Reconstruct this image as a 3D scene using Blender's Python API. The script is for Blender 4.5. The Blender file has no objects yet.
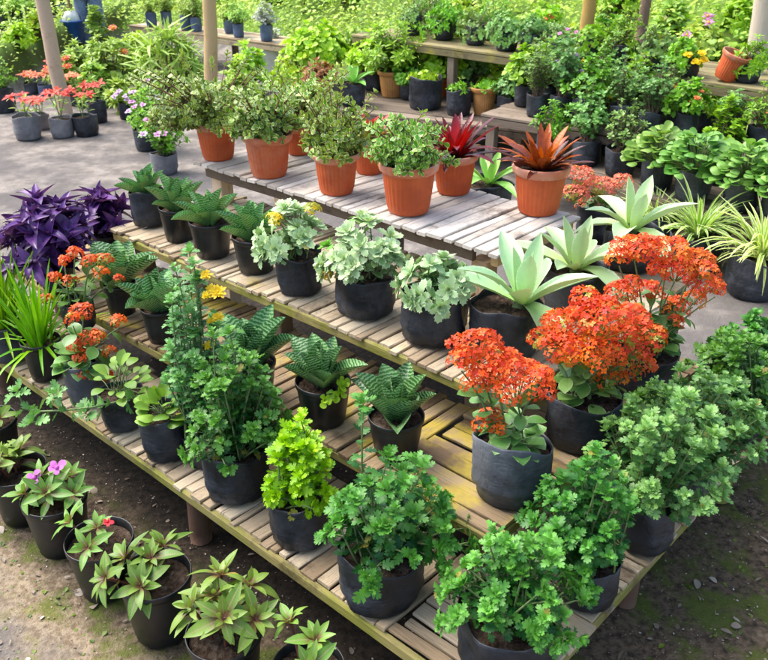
import bpy, math, random
import numpy as np
C = bpy.context.scene.collection
PI = math.pi
rnd = random.Random(7)
U = rnd.uniform
PLANTS = [
 ('jade', -0.745, 3.694, 0.8, 0.196, 0.165, 0.216, 0.237, -0.069, 'variegated jade with long bare red twigs in the farthest terracotta pot on the top shelf', 'terracotta pots along the top shelf', {'twig': 1}),
 ('jade', -0.483, 3.428, 0.8, 0.212, 0.178, 0.162, 0.197, -0.012, 'rounded cream and green jade in fluted terracotta pot, second from the far shelf end', 'terracotta pots along the top shelf', {}),
 ('jade', -0.387, 3.779, 0.8, 0.155, 0.13, 0.169, 0.233, 0.014, 'jade in small terracotta pot half hidden behind the second jade from the far end', 'terracotta pots along the top shelf', {'twig': 1}),
 ('jade', -0.187, 3.193, 0.8, 0.192, 0.161, 0.141, 0.228, 0.008, 'dense variegated jade in terracotta pot, middle of the front row on the top shelf', 'terracotta pots along the top shelf', {}),
 ('brom', -0.06, 3.469, 0.8, 0.169, 0.142, 0.165, 0.17, -0.055, 'red-tipped bromeliad in terracotta pot hidden behind the jades', 'terracotta pots along the top shelf', {'v': 2}),
 ('jade', 0.09, 2.96, 0.8, 0.223, 0.187, 0.152, 0.177, -0.009, 'spreading cream-edged jade in the biggest terracotta pot, nearest jade on the top shelf', 'terracotta pots along the top shelf', {}),
 ('brom', 0.275, 3.192, 0.8, 0.188, 0.158, 0.202, 0.142, -0.006, 'dark crimson bromeliad in terracotta pot between the nearest jade and the orange bromeliad', 'terracotta pots along the top shelf', {'v': 0}),
 ('brom', 0.57, 2.954, 0.8, 0.212, 0.178, 0.186, 0.135, 0.007, 'orange and maroon bromeliad in terracotta pot at the bare near end of the top shelf', 'terracotta pots along the top shelf', {'v': 1}),
 ('sans', -0.993, 3.36, 0.61, 0.147, 0.147, 0.109, 0.139, -0.004, 'snake plant in dented black pot at the far end of the second highest shelf', 'snake plants in black pots on the second highest shelf', {'pot': 'bag'}),
 ('sans', -0.824, 3.172, 0.61, 0.144, 0.137, 0.108, 0.172, -0.032, 'upright snake plant in black pot, second from the far end of the second highest shelf', 'snake plants in black pots on the second highest shelf', {}),
 ('sans', -0.659, 2.999, 0.61, 0.16, 0.141, 0.12, 0.171, 0.002, 'snake plant in rimmed black pot, third from the far end of the second highest shelf', 'snake plants in black pots on the second highest shelf', {}),
 ('sans', -0.471, 2.846, 0.61, 0.161, 0.137, 0.097, 0.184, -0.031, 'pale-leaved snake plant in black pot beside the first silvery chrysanthemum', 'snake plants in black pots on the second highest shelf', {}),
 ('smum', -0.292, 2.662, 0.61, 0.159, 0.143, 0.126, 0.165, -0.026, 'silvery chrysanthemum with two yellow flower tufts in black bag beside the snake plants', 'silvery chrysanthemums on the second highest shelf', {'yb': 2}),
 ('smum', -0.06, 2.498, 0.61, 0.196, 0.141, 0.154, 0.189, -0.003, 'widest silvery chrysanthemum with green middle in a low black bag', 'silvery chrysanthemums on the second highest shelf', {'yb': 1, 'mix': 1}),
 ('smum', 0.154, 2.31, 0.61, 0.209, 0.15, 0.135, 0.113, 0.012, 'palest silvery chrysanthemum in black bag next to the nearest agave', 'silvery chrysanthemums on the second highest shelf', {}),
 ('agave', 0.365, 2.233, 0.61, 0.221, 0.154, 0.23, 0.219, 0.089, 'largest pale agave with drooping front leaf in black bag at shelf corner', 'agaves in black bags at the shelf end', {}),
 ('agave', 0.633, 2.516, 0.61, 0.21, 0.147, 0.205, 0.274, -0.015, 'middle one of three pale agaves behind the shelf corner', 'agaves in black bags at the shelf end', {}),
 ('agave', 0.918, 2.888, 0.61, 0.207, 0.145, 0.229, 0.193, -0.022, 'farthest wide-leaved agave rising above the tall orange kalanchoe', 'agaves in black bags at the shelf end', {}),
 ('agave', 0.521, 4.045, 0.41, 0.251, 0.176, 0.163, 0.171, 0.008, 'bright green agave peeping out behind the top shelf', 'agaves in black bags at the shelf end', {'bright': 1}),
 ('kal', 0.896, 3.298, 0.5599999999999999, 0.191, 0.153, 0.158, 0.138, 0.0, 'faded peach-red kalanchoe behind the farthest agave', 'kalanchoes in flower', {'fade': 1, 'heads': [(-0.102, -0.013, 0.27, 0.075), (-0.011, 0.002, 0.216, 0.083), (-0.129, -0.055, 0.208, 0.067), (0.081, 0.019, 0.236, 0.058), (-0.046, 0.023, 0.132, 0.067)]}),
 ('kal', 0.331, 1.767, 0.43, 0.204, 0.171, 0.125, 0.279, -0.012, 'scarlet kalanchoe in tall ash-grey bag on the front corner of its shelf', 'kalanchoes in flower', {'heads': [(-0.104, 0.003, 0.416, 0.083), (-0.009, -0.043, 0.343, 0.103), (-0.061, -0.03, 0.385, 0.083), (-0.067, -0.02, 0.222, 0.052), (0.042, -0.04, 0.369, 0.041), (-0.146, -0.04, 0.413, 0.041), (-0.097, -0.016, 0.335, 0.057)], 'bag': 'tall', 'bm': 1}),
 ('kal', 0.566, 2.011, 0.43, 0.208, 0.156, 0.192, 0.331, 0.067, 'kalanchoe with the widest orange-red flower dome, beside the ash-grey bag', 'kalanchoes in flower', {'bm': 0, 'heads': [(-0.069, 0.016, 0.346, 0.091), (0.008, -0.05, 0.397, 0.108), (-0.014, -0.054, 0.303, 0.102), (0.083, -0.012, 0.299, 0.102), (-0.096, -0.055, 0.316, 0.08), (0.117, -0.04, 0.351, 0.074), (0.136, 0.009, 0.231, 0.063), (0.062, 0.008, 0.193, 0.063), (-0.123, 0.02, 0.313, 0.051), (-0.028, 0.011, 0.439, 0.051), (0.109, 0.025, 0.378, 0.057)]}),
 ('kal', 0.824, 2.285, 0.43, 0.189, 0.151, 0.207, 0.396, 0.05, 'tall loose orange kalanchoe with stalked flat heads, last on its shelf', 'kalanchoes in flower', {'heads': [(-0.099, -0.045, 0.496, 0.082), (0.005, -0.017, 0.479, 0.082), (0.096, 0.009, 0.437, 0.069), (-0.141, -0.044, 0.471, 0.044), (0.036, -0.022, 0.418, 0.075), (0.12, -0.036, 0.38, 0.063), (-0.006, -0.036, 0.431, 0.057), (0.184, 0.023, 0.34, 0.038), (-0.133, -0.065, 0.367, 0.057), (-0.02, 0.011, 0.339, 0.05), (-0.098, -0.053, 0.387, 0.044), (0.063, 0.017, 0.283, 0.057), (0.121, 0.02, 0.308, 0.044), (0.09, -0.061, 0.435, 0.057), (0.05, -0.052, 0.269, 0.031)], 'tall': 1, 'bm': 0}),
 ('trad', -1.301, 3.062, 0.43, 0.136, 0.109, 0.188, 0.287, -0.02, 'larger purple spiderwort clump at the far left of the stand', 'purple spiderworts', {}),
 ('trad', -1.205, 3.425, 0.43, 0.149, 0.119, 0.118, 0.17, -0.004, 'smaller purple spiderwort clump against the end of the second highest shelf', 'purple spiderworts', {}),
 ('kal', -1.115, 2.739, 0.43, 0.117, 0.105, 0.131, 0.189, -0.022, 'thin kalanchoe with scattered small orange heads below the purple leaves', 'kalanchoes in flower', {'small': 1, 'heads': [(0.031, -0.022, 0.295, 0.033), (0.09, -0.043, 0.274, 0.033), (0.13, -0.018, 0.264, 0.04), (-0.069, 0.01, 0.19, 0.029), (-0.004, -0.016, 0.186, 0.033), (0.095, 0.019, 0.202, 0.036), (0.161, 0.007, 0.184, 0.022), (-0.022, 0.009, 0.253, 0.026), (-0.111, 0.005, 0.106, 0.026)]}),
 ('sans', -0.994, 2.859, 0.43, 0.125, 0.125, 0.102, 0.169, 0.004, 'shaded snake plant behind the orange kalanchoes on the second lowest shelf', 'snake plants on the second lowest shelf', {}),
 ('sans', -0.786, 2.639, 0.43, 0.134, 0.128, 0.115, 0.169, 0.009, 'dark snake plant on bare planks left of the yellow daisies', 'snake plants on the second lowest shelf', {}),
 ('ymum', -0.561, 2.154, 0.25, 0.125, 0.112, 0.106, 0.495, 0.009, 'tall grey-green chrysanthemum topped with yellow daisies', 'chrysanthemums on the stand', {'tall': 1, 'heads': [(0.078, -0.016, 0.596, 0.019), (0.067, -0.024, 0.642, 0.019), (0.098, -0.036, 0.596, 0.025), (0.064, -0.037, 0.587, 0.016), (0.064, -0.022, 0.499, 0.012), (0.087, -0.03, 0.515, 0.019), (0.055, -0.029, 0.425, 0.016)]}),
 ('sans', -0.408, 2.259, 0.43, 0.144, 0.122, 0.109, 0.187, 0.003, 'wide dark snake plant behind the bushy chrysanthemum', 'snake plants on the second lowest shelf', {}),
 ('sans', -0.179, 2.112, 0.43, 0.163, 0.139, 0.124, 0.152, -0.021, 'banded snake plant with yellow-green sprig hanging over its rim', 'snake plants on the second lowest shelf', {'sprig': 1}),
 ('sans', 0.034, 1.946, 0.43, 0.156, 0.125, 0.128, 0.148, 0.0, 'strongly striped snake plant beside the yellow-stained planks', 'snake plants on the second lowest shelf', {}),
 ('iris', -1.451, 2.837, 0.25, 0.161, 0.153, 0.111, 0.336, -0.019, 'grassy iris at the left edge of the photo in a creased black bag', 'irises on the lowest shelf', {}),
 ('iris', -1.253, 2.688, 0.25, 0.14, 0.154, 0.122, 0.303, -0.007, 'grassy iris in straight black pot next to the creased bag', 'irises on the lowest shelf', {}),
 ('kal', -1.042, 2.526, 0.25, 0.147, 0.162, 0.147, 0.187, 0.021, 'leggy orange kalanchoe with pale oval leaves on the lowest shelf', 'kalanchoes in flower', {'heads': [(0.018, 0.017, 0.33, 0.046), (0.004, -0.04, 0.331, 0.032), (0.036, 0.001, 0.235, 0.053), (0.0, -0.007, 0.216, 0.046), (0.023, -0.046, 0.191, 0.039), (0.083, -0.049, 0.269, 0.032), (0.141, 0.001, 0.304, 0.032), (0.089, 0.003, 0.187, 0.028), (0.021, -0.049, 0.13, 0.046), (0.079, -0.024, 0.108, 0.025), (0.028, -0.006, 0.109, 0.032)], 'big': 1}),
 ('leafy', -0.873, 2.365, 0.25, 0.147, 0.132, 0.097, 0.144, 0.007, 'round-leaved seedling in black bag behind the long trailing branch', 'seedlings on the lowest shelf', {}),
 ('leafy', -0.688, 2.204, 0.25, 0.161, 0.153, 0.085, 0.133, 0.006, 'low bright strawberry-like seedling in a wide black bag', 'seedlings on the lowest shelf', {'low': 1}),
 ('mum', -0.436, 2.007, 0.25, 0.194, 0.165, 0.162, 0.304, 0.015, 'bushiest mid-green chrysanthemum above the rusty post', 'chrysanthemums on the stand', {'den': 1.3}),
 ('mum', -0.228, 1.805, 0.25, 0.172, 0.146, 0.102, 0.208, 0.01, 'compact lime-yellow chrysanthemum in black bag', 'chrysanthemums on the stand', {'lime': 1}),
 ('mum', -0.008, 1.586, 0.25, 0.211, 0.152, 0.194, 0.225, 0.037, 'open chrysanthemum with separate shoots leaning right, widest bag on the lowest shelf', 'chrysanthemums on the stand', {'loose': 1}),
 ('mum', 0.281, 1.368, 0.25, 0.225, 0.162, 0.173, 0.179, 0.009, 'nearest chrysanthemum at the bottom corner of the lowest shelf', 'chrysanthemums on the stand', {}),
 ('mum', 0.51, 1.575, 0.25, 0.149, 0.134, 0.174, 0.239, -0.032, 'chrysanthemum beside the ash-grey kalanchoe bag on the right arm', 'chrysanthemums on the stand', {}),
 ('mum', 0.71, 1.778, 0.25, 0.152, 0.144, 0.192, 0.277, 0.003, 'grey-green chrysanthemum with upright shoots, third along the right arm', 'chrysanthemums on the stand', {'gray': 1}),
 ('mum', 0.889, 1.976, 0.25, 0.146, 0.131, 0.199, 0.254, -0.006, 'pale tall chrysanthemum sprawling over the right arm edge', 'chrysanthemums on the stand', {'gray': 1}),
 ('mum', 0.84, 2.078, 0.25, 0.115, 0.081, 0.137, 0.204, -0.033, 'dark low chrysanthemum tucked under the second lowest shelf end', 'chrysanthemums on the stand', {'dark': 1}),
 ('mum', 1.178, 2.3, 0.25, 0.15, 0.113, 0.137, 0.234, -0.046, 'deep green chrysanthemum by the wooden leg of the right arm', 'chrysanthemums on the stand', {'dark': 1}),
 ('mum', 1.357, 2.546, 0.25, 0.155, 0.116, 0.176, 0.193, -0.078, 'far green chrysanthemum on the right arm against the pale path', 'chrysanthemums on the stand', {}),
 ('mum', 1.153, 2.438, 0.25, 0.137, 0.096, 0.123, 0.163, -0.041, 'low green chrysanthemum behind the end of the second lowest shelf', 'chrysanthemums on the stand', {'dark': 1}),
 ('imp', -1.402, 2.487, 0.0, 0.187, 0.187, 0.101, 0.017, 0.014, 'impatiens seedling with bare soil at the left edge of the photo', 'impatiens pots on the ground along the stand', {'n': 2}),
 ('imp', -1.191, 2.198, 0.0, 0.19, 0.19, 0.092, 0.094, -0.02, 'pale leafy impatiens without bloom in black pot on the ground', 'impatiens pots on the ground along the stand', {'n': 5}),
 ('imp', -1.014, 2.05, 0.0, 0.194, 0.194, 0.119, 0.097, -0.006, 'impatiens with a purple-pink bloom in black pot on the ground', 'impatiens pots on the ground along the stand', {'n': 6, 'bloom': 'pink'}),
 ('imp', -0.821, 1.868, 0.0, 0.193, 0.184, 0.12, 0.103, -0.032, 'sparse impatiens with one red bud in wide soil-filled pot', 'impatiens pots on the ground along the stand', {'n': 3, 'bloom': 'red', 'low': 1}),
 ('imp', -0.618, 1.703, 0.0, 0.195, 0.205, 0.14, 0.089, -0.033, 'spreading impatiens right in front of the rusty post', 'impatiens pots on the ground along the stand', {'n': 5}),
 ('imp', -0.401, 1.518, 0.0, 0.189, 0.189, 0.14, 0.189, 0.01, 'leafiest green impatiens at the bottom of the photo', 'impatiens pots on the ground along the stand', {'n': 7}),
 ('imp', -0.183, 1.419, 0.0, 0.176, 0.176, 0.147, 0.191, -0.015, 'two-headed star-leaved impatiens cut by the bottom edge of the photo', 'impatiens pots on the ground along the stand', {'n': 3, 'v': 1, 'low': 1}),
 ('redf', -3.124, 7.305, 0, 0.236, 0.201, 0.177, 0.201, 0.0, 'red-flowered plant in squat grey bag left of the leaning pole', 'red-flowered pots by the leaning pole', {'salmon': 0}),
 ('redf', -3.142, 7.647, 0, 0.164, 0.14, 0.123, 0.161, 0.0, 'red-flowered plant in small dark pot just behind the squat grey bag', 'red-flowered pots by the leaning pole', {'salmon': 0}),
 ('redf', -2.844, 7.365, 0, 0.203, 0.172, 0.152, 0.252, 0.0, 'red-flowered plant in grey bag at the foot of the leaning pole', 'red-flowered pots by the leaning pole', {'salmon': 0}),
 ('redf', -2.643, 7.405, 0, 0.213, 0.181, 0.16, 0.27, 0.0, 'red-flowered plant in dark bag right of the leaning pole', 'red-flowered pots by the leaning pole', {'salmon': 0}),
 ('redf', -2.705, 7.931, 0, 0.179, 0.197, 0.134, 0.194, 0.0, 'red-flowered plant in tall dark pot farther right of the leaning pole', 'red-flowered pots by the leaning pole', {'salmon': 0}),
 ('redf', -3.823, 9.238, 0, 0.152, 0.129, 0.114, 0.113, 0.0, 'red-flowered plant in the back row left of the pole, darker pot', 'red-flowered pots by the leaning pole', {'salmon': 1}),
 ('redf', -3.632, 9.131, 0, 0.15, 0.128, 0.113, 0.153, 0.0, 'red-flowered plant in the back row nearest the pole, bluish pot', 'red-flowered pots by the leaning pole', {'salmon': 1}),
 ('redf', -3.184, 8.722, 0, 0.144, 0.122, 0.108, 0.207, 0.0, 'salmon-flowered plant in the back row right of the pole', 'red-flowered pots by the leaning pole', {'salmon': 1}),
 ('redf', -3.008, 8.821, 0, 0.146, 0.124, 0.109, 0.189, 0.0, 'salmon-flowered plant at the right end of the back row', 'red-flowered pots by the leaning pole', {'salmon': 1}),
 ('shrub', -3.781, 8.379, 0, 0.238, 0.238, 0.168, 0.206, -0.02, 'dark potted shrub at the left edge beside the pale path', 'green pots by the path', {'c': 0}),
 ('vinca', -2.48, 8.082, 0, 0.135, 0.161, 0.106, 0.054, 0.019, 'small lilac periwinkle in blue-grey pot, alone on the path', 'periwinkles left of the top shelf', {}),
 ('vinca', -1.986, 6.926, 0, 0.2, 0.18, 0.167, 0.262, 0.05, 'leafy pink periwinkle in black pot behind the end of the top shelf', 'periwinkles left of the top shelf', {}),
 ('vinca', -1.671, 6.226, 0, 0.198, 0.158, 0.167, 0.305, 0.015, 'pink periwinkle in grey bag touching the end of the top shelf', 'periwinkles left of the top shelf', {}),
 ('shrub', -4.639, 10.689, 0.5, 0.158, 0.173, 0.133, 0.183, 0.0, 'shrub in black bag at the far end of the upper plank', 'bags on the far plank', {'c': 2}),
 ('shrub', -4.57, 10.979, 0.5, 0.162, 0.178, 0.137, 0.187, 0.0, 'shrub in black bag second along the upper plank', 'bags on the far plank', {'c': 2}),
 ('shrub', -4.576, 11.493, 0.5, 0.156, 0.171, 0.143, 0.209, 0.0, 'shrub in black bag on the upper plank just left of the leaning pole', 'bags on the far plank', {'c': 2}),
 ('shrub', -4.587, 12.296, 0.5, 0.152, 0.168, 0.152, 0.238, 0.0, 'shrub in black bag on the upper plank right of the leaning pole', 'bags on the far plank', {'c': 2}),
 ('shrub', -4.678, 12.926, 0.5, 0.116, 0.128, 0.16, 0.298, 0.0, 'smallest shrub bag on the upper plank near the blue bucket', 'bags on the far plank', {'c': 2}),
 ('shrub', -3.073, 11.648, 0.42, 0.145, 0.174, 0.158, 0.189, 0.0, 'shrub in blue-grey bag far left of the yellow pole', 'far bags behind the yellow pole', {'c': 2}),
 ('shrub', -2.899, 11.754, 0.42, 0.146, 0.176, 0.16, 0.191, 0.0, 'shrub in pale blue bag far behind the strap-leaved bush', 'far bags behind the yellow pole', {'c': 2}),
 ('shrub', -2.525, 11.246, 0.42, 0.153, 0.184, 0.153, 0.168, 0.0, 'shrub in blue-grey bag far behind, left of the yellow pole', 'far bags behind the yellow pole', {'c': 2}),
 ('shrub', -2.376, 11.143, 0.42, 0.139, 0.167, 0.152, 0.182, 0.0, 'shrub in dark blue bag touching the yellow pole', 'far bags behind the yellow pole', {'c': 2}),
 ('shrub', -1.925, 10.953, 0.42, 0.137, 0.164, 0.15, 0.179, 0.0, 'shrub in blue bag right of the yellow pole', 'far bags behind the yellow pole', {'c': 2}),
 ('shrub', -1.756, 10.59, 0.42, 0.133, 0.159, 0.145, 0.174, 0.0, 'shrub in lavender bag, second right of the yellow pole', 'far bags behind the yellow pole', {'c': 2}),
 ('shrub', -1.376, 10.258, 0.42, 0.152, 0.183, 0.141, 0.14, 0.0, 'silvery shrub in grey-blue bag beside the pale wall', 'far bags behind the yellow pole', {'c': 3}),
 ('shrub', -0.591, 7.87, 0.35, 0.275, 0.192, 0.302, 0.227, -0.009, 'bright shrub in terracotta bowl at the left end of the low bench', 'pots on the low bench behind the top shelf', {'c': 1, 'pot': 'terra'}),
 ('agave', -0.267, 7.035, 0.35, 0.232, 0.185, 0.174, 0.157, 0.025, 'small green agave in black pot behind the jades', 'pots on the low bench behind the top shelf', {'bright': 1}),
 ('shrub', -0.552, 7.062, 0.35, 0.199, 0.179, 0.166, 0.08, 0.017, 'reddish seedling in dark pot directly behind the jade twigs', 'pots on the low bench behind the top shelf', {'c': 4}),
 ('shrub', 0.078, 7.378, 0.35, 0.276, 0.221, 0.293, 0.279, 0.043, 'rounded glossy shrub in ochre-rimmed pot on the low bench', 'pots on the low bench behind the top shelf', {'c': 0, 'pot': 'terra'}),
 ('shrub', 0.336, 6.9, 0.35, 0.276, 0.248, 0.146, 0.007, -0.024, 'sparse seedling in wide black bag on the low bench', 'pots on the low bench behind the top shelf', {'c': 1, 'low': 1}),
 ('shrub', 0.497, 7.393, 0.35, 0.208, 0.166, 0.26, 0.218, 0.078, 'lime shrub in small terracotta pot behind the wide black bag', 'pots on the low bench behind the top shelf', {'c': 1, 'pot': 'terra'}),
 ('shrub', 0.587, 6.651, 0.35, 0.197, 0.197, 0.126, 0.056, 0.016, 'star-leaved seedling in black pot between black bag and plain terracotta pot', 'pots on the low bench behind the top shelf', {'c': 0, 'low': 1}),
 ('shrub', 0.786, 6.657, 0.35, 0.212, 0.212, 0.118, 0.055, 0.016, 'nearly bare twig in banded terracotta pot on the low bench', 'pots on the low bench behind the top shelf', {'c': 0, 'pot': 'terra', 'low': 1}),
 ('shrub', 0.886, 7.743, 0.44999999999999996, 0.117, 0.187, 0.09, 0.149, 0.0, 'tall narrow black pot with a shrub behind the banded terracotta pot', 'pots on the low bench behind the top shelf', {'c': 0}),
 ('shrub', -0.226, 8.046, 0.35, 0.225, 0.18, 0.262, 0.252, 0.037, 'glossy shrub squeezed between two bowl-grown shrubs on the low bench', 'pots on the low bench behind the top shelf', {'c': 0}),
 ('shrub', 1.146, 6.479, 0.35, 0.2, 0.16, 0.177, 0.124, 0.008, 'dark low shrub between the concrete block and the middle bench', 'pots on the low bench behind the top shelf', {'c': 0}),
 ('shrub', 0.969, 6.542, 0.35, 0.186, 0.167, 0.163, 0.09, 0.008, 'grey-green shrub right of the banded terracotta pot', 'pots on the low bench behind the top shelf', {'c': 5}),
 ('shrub', 0.734, 7.217, 0.35, 0.187, 0.168, 0.17, 0.114, 0.017, 'upright shrub behind the star-leaved seedling', 'pots on the low bench behind the top shelf', {'c': 5}),
 ('shrub', 0.963, 7.135, 0.35, 0.185, 0.148, 0.168, 0.147, 0.017, 'small bright shrub right behind the banded terracotta pot', 'pots on the low bench behind the top shelf', {'c': 1}),
 ('shrub', -0.072, 7.661, 0.35, 0.215, 0.172, 0.242, 0.225, 0.009, 'bushy shrub left of the ochre-rimmed pot', 'pots on the low bench behind the top shelf', {'c': 1}),
 ('shrub', 0.223, 7.259, 0.35, 0.187, 0.15, 0.162, 0.076, 0.009, 'small glossy shrub between the ochre-rimmed pot and the wide black bag', 'pots on the low bench behind the top shelf', {'c': 0}),
 ('shrub', 1.116, 7.653, 0.35, 0.197, 0.157, 0.206, 0.19, 0.009, 'lime shrub against the pale concrete block', 'pots on the low bench behind the top shelf', {'c': 1}),
 ('shrub', 1.203, 7.641, 0.0, 0.237, 0.213, 0.191, 0.124, 0.018, 'grey-green shrub in front of the pale concrete block', 'pots on the low bench behind the top shelf', {'c': 5}),
 ('ger', 1.799, 4.7, 0.28, 0.198, 0.178, 0.203, 0.221, -0.006, 'pale round-leaved geranium in black pot, first right of the pallet leg', 'pots on the pallet bench', {}),
 ('ger', 2.014, 4.523, 0.28, 0.202, 0.182, 0.202, 0.216, -0.011, 'round-leaved geranium in black pot, second right of the pallet leg', 'pots on the pallet bench', {}),
 ('ger', 2.146, 4.349, 0.28, 0.185, 0.166, 0.158, 0.221, -0.016, 'round-leaved geranium cut by the right edge of the photo', 'pots on the pallet bench', {}),
 ('ger', 1.653, 4.929, 0.28, 0.194, 0.175, 0.206, 0.194, 0.012, 'small-leaved geranium in black pot just left of the pallet leg', 'pots on the pallet bench', {}),
 ('shrub', 1.506, 5.222, 0.28, 0.191, 0.172, 0.147, 0.177, 0.019, 'feathery shrub in black pot near the farthest agave', 'pots on the pallet bench', {'c': 5}),
 ('shrub', 1.336, 5.45, 0.28, 0.185, 0.167, 0.146, 0.221, 0.0, 'tall feathery shrub at the left end of the pallet bench', 'pots on the pallet bench', {'c': 5}),
 ('shrub', 1.71, 5.449, 0.28, 0.185, 0.167, 0.146, 0.272, 0.013, 'tall pale feathery shrub behind the small-leaved geranium', 'pots on the pallet bench', {'c': 5}),
 ('shrub', 1.512, 5.747, 0.28, 0.18, 0.162, 0.146, 0.257, 0.007, 'upright feathery shrub behind the two others of the pallet bench', 'pots on the pallet bench', {'c': 0}),
 ('shrub', 2.048, 5.042, 0.28, 0.173, 0.156, 0.136, 0.246, 0.0, 'dark shrub between and behind the two pale geraniums', 'pots on the pallet bench', {'c': 0}),
 ('shrub', 1.13, 5.644, 0.28, 0.178, 0.16, 0.137, 0.148, 0.027, 'small feathery shrub behind the orange bromeliad', 'pots on the pallet bench', {'c': 0}),
 ('shrub', 1.074, 5.922, 0.5, 0.154, 0.154, 0.133, 0.213, 0.007, 'grey-green shrub at the left end of the middle plank bench', 'pots on the middle plank bench', {'c': 5, 'bl': 0}),
 ('shrub', 1.221, 5.803, 0.5, 0.165, 0.165, 0.138, 0.286, 0.0, 'slim grey shrub with upright shoots on the middle plank bench', 'pots on the middle plank bench', {'c': 5, 'bl': 0}),
 ('shrub', 1.356, 5.689, 0.5, 0.176, 0.176, 0.176, 0.203, 0.02, 'leaning green shrub in big black bag on the middle plank bench', 'pots on the middle plank bench', {'c': 0, 'bl': 0}),
 ('shrub', 1.558, 5.514, 0.5, 0.164, 0.164, 0.138, 0.193, 0.0, 'grey flowering shrub in black bag, middle of the plank bench', 'pots on the middle plank bench', {'c': 5, 'bl': 0}),
 ('shrub', 1.697, 5.349, 0.5, 0.154, 0.154, 0.128, 0.196, -0.006, 'white-flecked shrub on the middle plank bench', 'pots on the middle plank bench', {'c': 5, 'bl': 0}),
 ('shrub', 1.907, 5.301, 0.5, 0.165, 0.165, 0.14, 0.12, 0.0, 'green shrub with one orange-red bloom on the middle plank bench', 'pots on the middle plank bench', {'c': 0, 'bl': 1}),
 ('shrub', 2.151, 5.148, 0.5, 0.161, 0.161, 0.13, 0.082, 0.0, 'slim grey-green shrub in black pot before the fence boards', 'pots on the middle plank bench', {'c': 5, 'bl': 0}),
 ('shrub', 1.526, 5.921, 0.5, 0.154, 0.154, 0.119, 0.24, 0.007, 'tall grey shrub squeezed behind the leaning green shrub', 'pots on the middle plank bench', {'c': 5, 'bl': 0}),
 ('shrub', 1.716, 5.736, 0.5, 0.15, 0.15, 0.123, 0.221, 0.0, 'upright green shrub behind the white-flecked shrub', 'pots on the middle plank bench', {'c': 0, 'bl': 0}),
 ('shrub', 1.887, 5.619, 0.5, 0.147, 0.147, 0.12, 0.205, 0.013, 'pale upright shrub behind the one with an orange-red bloom', 'pots on the middle plank bench', {'c': 5, 'bl': 1}),
 ('shrub', 2.099, 5.45, 0.5, 0.143, 0.143, 0.091, -0.039, 0.0, 'upright shrub in front of the tipped terracotta pot', 'pots on the middle plank bench', {'c': 0, 'bl': 0}),
 ('shrub', 1.039, 6.254, 0.5, 0.162, 0.162, 0.155, 0.181, 0.007, 'lime shrub at the very end of the middle plank bench', 'pots on the middle plank bench', {'c': 1, 'bl': 0}),
 ('shrub', 1.202, 6.254, 0.5, 0.162, 0.162, 0.155, 0.195, 0.007, 'dense shrub between the grey-green shrub and the slim grey shrub', 'pots on the middle plank bench', {'c': 0, 'bl': 0}),
 ('shrub', 1.367, 6.117, 0.5, 0.159, 0.159, 0.152, 0.192, 0.007, 'pale shrub behind the leaning green shrub and slim grey shrub', 'pots on the middle plank bench', {'c': 5, 'bl': 0}),
 ('shrub', 2.26, 4.999, 0.5, 0.145, 0.145, 0.115, 0.152, 0.006, 'small shrub with red bloom by the right edge of the photo', 'pots on the middle plank bench', {'c': 0, 'bl': 1}),
 ('shrub', 0.246, 7.679, 0.82, 0.174, 0.157, 0.192, 0.113, 0.017, 'grey-green pothos at the far end of the top plank bench', 'pots on the top plank bench', {'c': 5, 'yel': 0}),
 ('shrub', 0.506, 7.368, 0.82, 0.168, 0.151, 0.176, 0.101, 0.008, 'dark pothos second from the far end of the top plank bench', 'pots on the top plank bench', {'c': 0, 'yel': 0}),
 ('shrub', 0.74, 7.079, 0.82, 0.162, 0.145, 0.17, 0.105, 0.016, 'drooping pothos near the short dark post top', 'pots on the top plank bench', {'c': 5, 'yel': 0}),
 ('shrub', 0.402, 8.009, 0.82, 0.163, 0.147, 0.173, 0.092, 0.009, 'lime-tipped shrub in the back row between the grey-green and the dark pothos', 'pots on the top plank bench', {'c': 0, 'yel': 0}),
 ('shrub', 0.666, 7.672, 0.82, 0.157, 0.141, 0.166, 0.097, 0.009, 'bright shrub in the back row near the short dark post top', 'pots on the top plank bench', {'c': 1, 'yel': 0}),
 ('shrub', 0.911, 7.361, 0.82, 0.151, 0.136, 0.159, 0.117, 0.008, 'leafy shrub in the back row right of the drooping pothos', 'pots on the top plank bench', {'c': 0, 'yel': 0}),
 ('shrub', 1.28, 6.909, 0.82, 0.142, 0.128, 0.15, 0.125, 0.0, 'lime shrub in the back row left of the orange-brown post', 'pots on the top plank bench', {'c': 1, 'yel': 0}),
 ('shrub', 1.695, 6.554, 0.82, 0.135, 0.122, 0.143, 0.141, 0.008, 'glossy shrub in the back row right of the orange-brown post', 'pots on the top plank bench', {'c': 0, 'yel': 0}),
 ('shrub', 0.951, 6.765, 0.82, 0.17, 0.153, 0.155, 0.086, -0.015, 'leafy pothos in the middle of the top plank bench', 'pots on the top plank bench', {'c': 5, 'yel': 0}),
 ('shrub', 1.114, 6.615, 0.82, 0.167, 0.15, 0.144, 0.078, 0.023, 'leafy pothos just left of the one beside the orange-brown post', 'pots on the top plank bench', {'c': 5, 'yel': 0}),
 ('shrub', 1.286, 6.471, 0.82, 0.163, 0.147, 0.134, 0.056, 0.015, 'leafy pothos left of the orange-brown post', 'pots on the top plank bench', {'c': 5, 'yel': 0}),
 ('shrub', 1.482, 6.205, 0.82, 0.171, 0.154, 0.143, 0.054, 0.014, 'pothos in black pot at the foot of the orange-brown post', 'pots on the top plank bench', {'c': 0, 'yel': 0}),
 ('shrub', 1.669, 6.035, 0.82, 0.167, 0.15, 0.146, 0.169, 0.007, 'tallest shrub between the two thin posts of the top bench', 'pots on the top plank bench', {'c': 0, 'yel': 0}),
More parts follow.
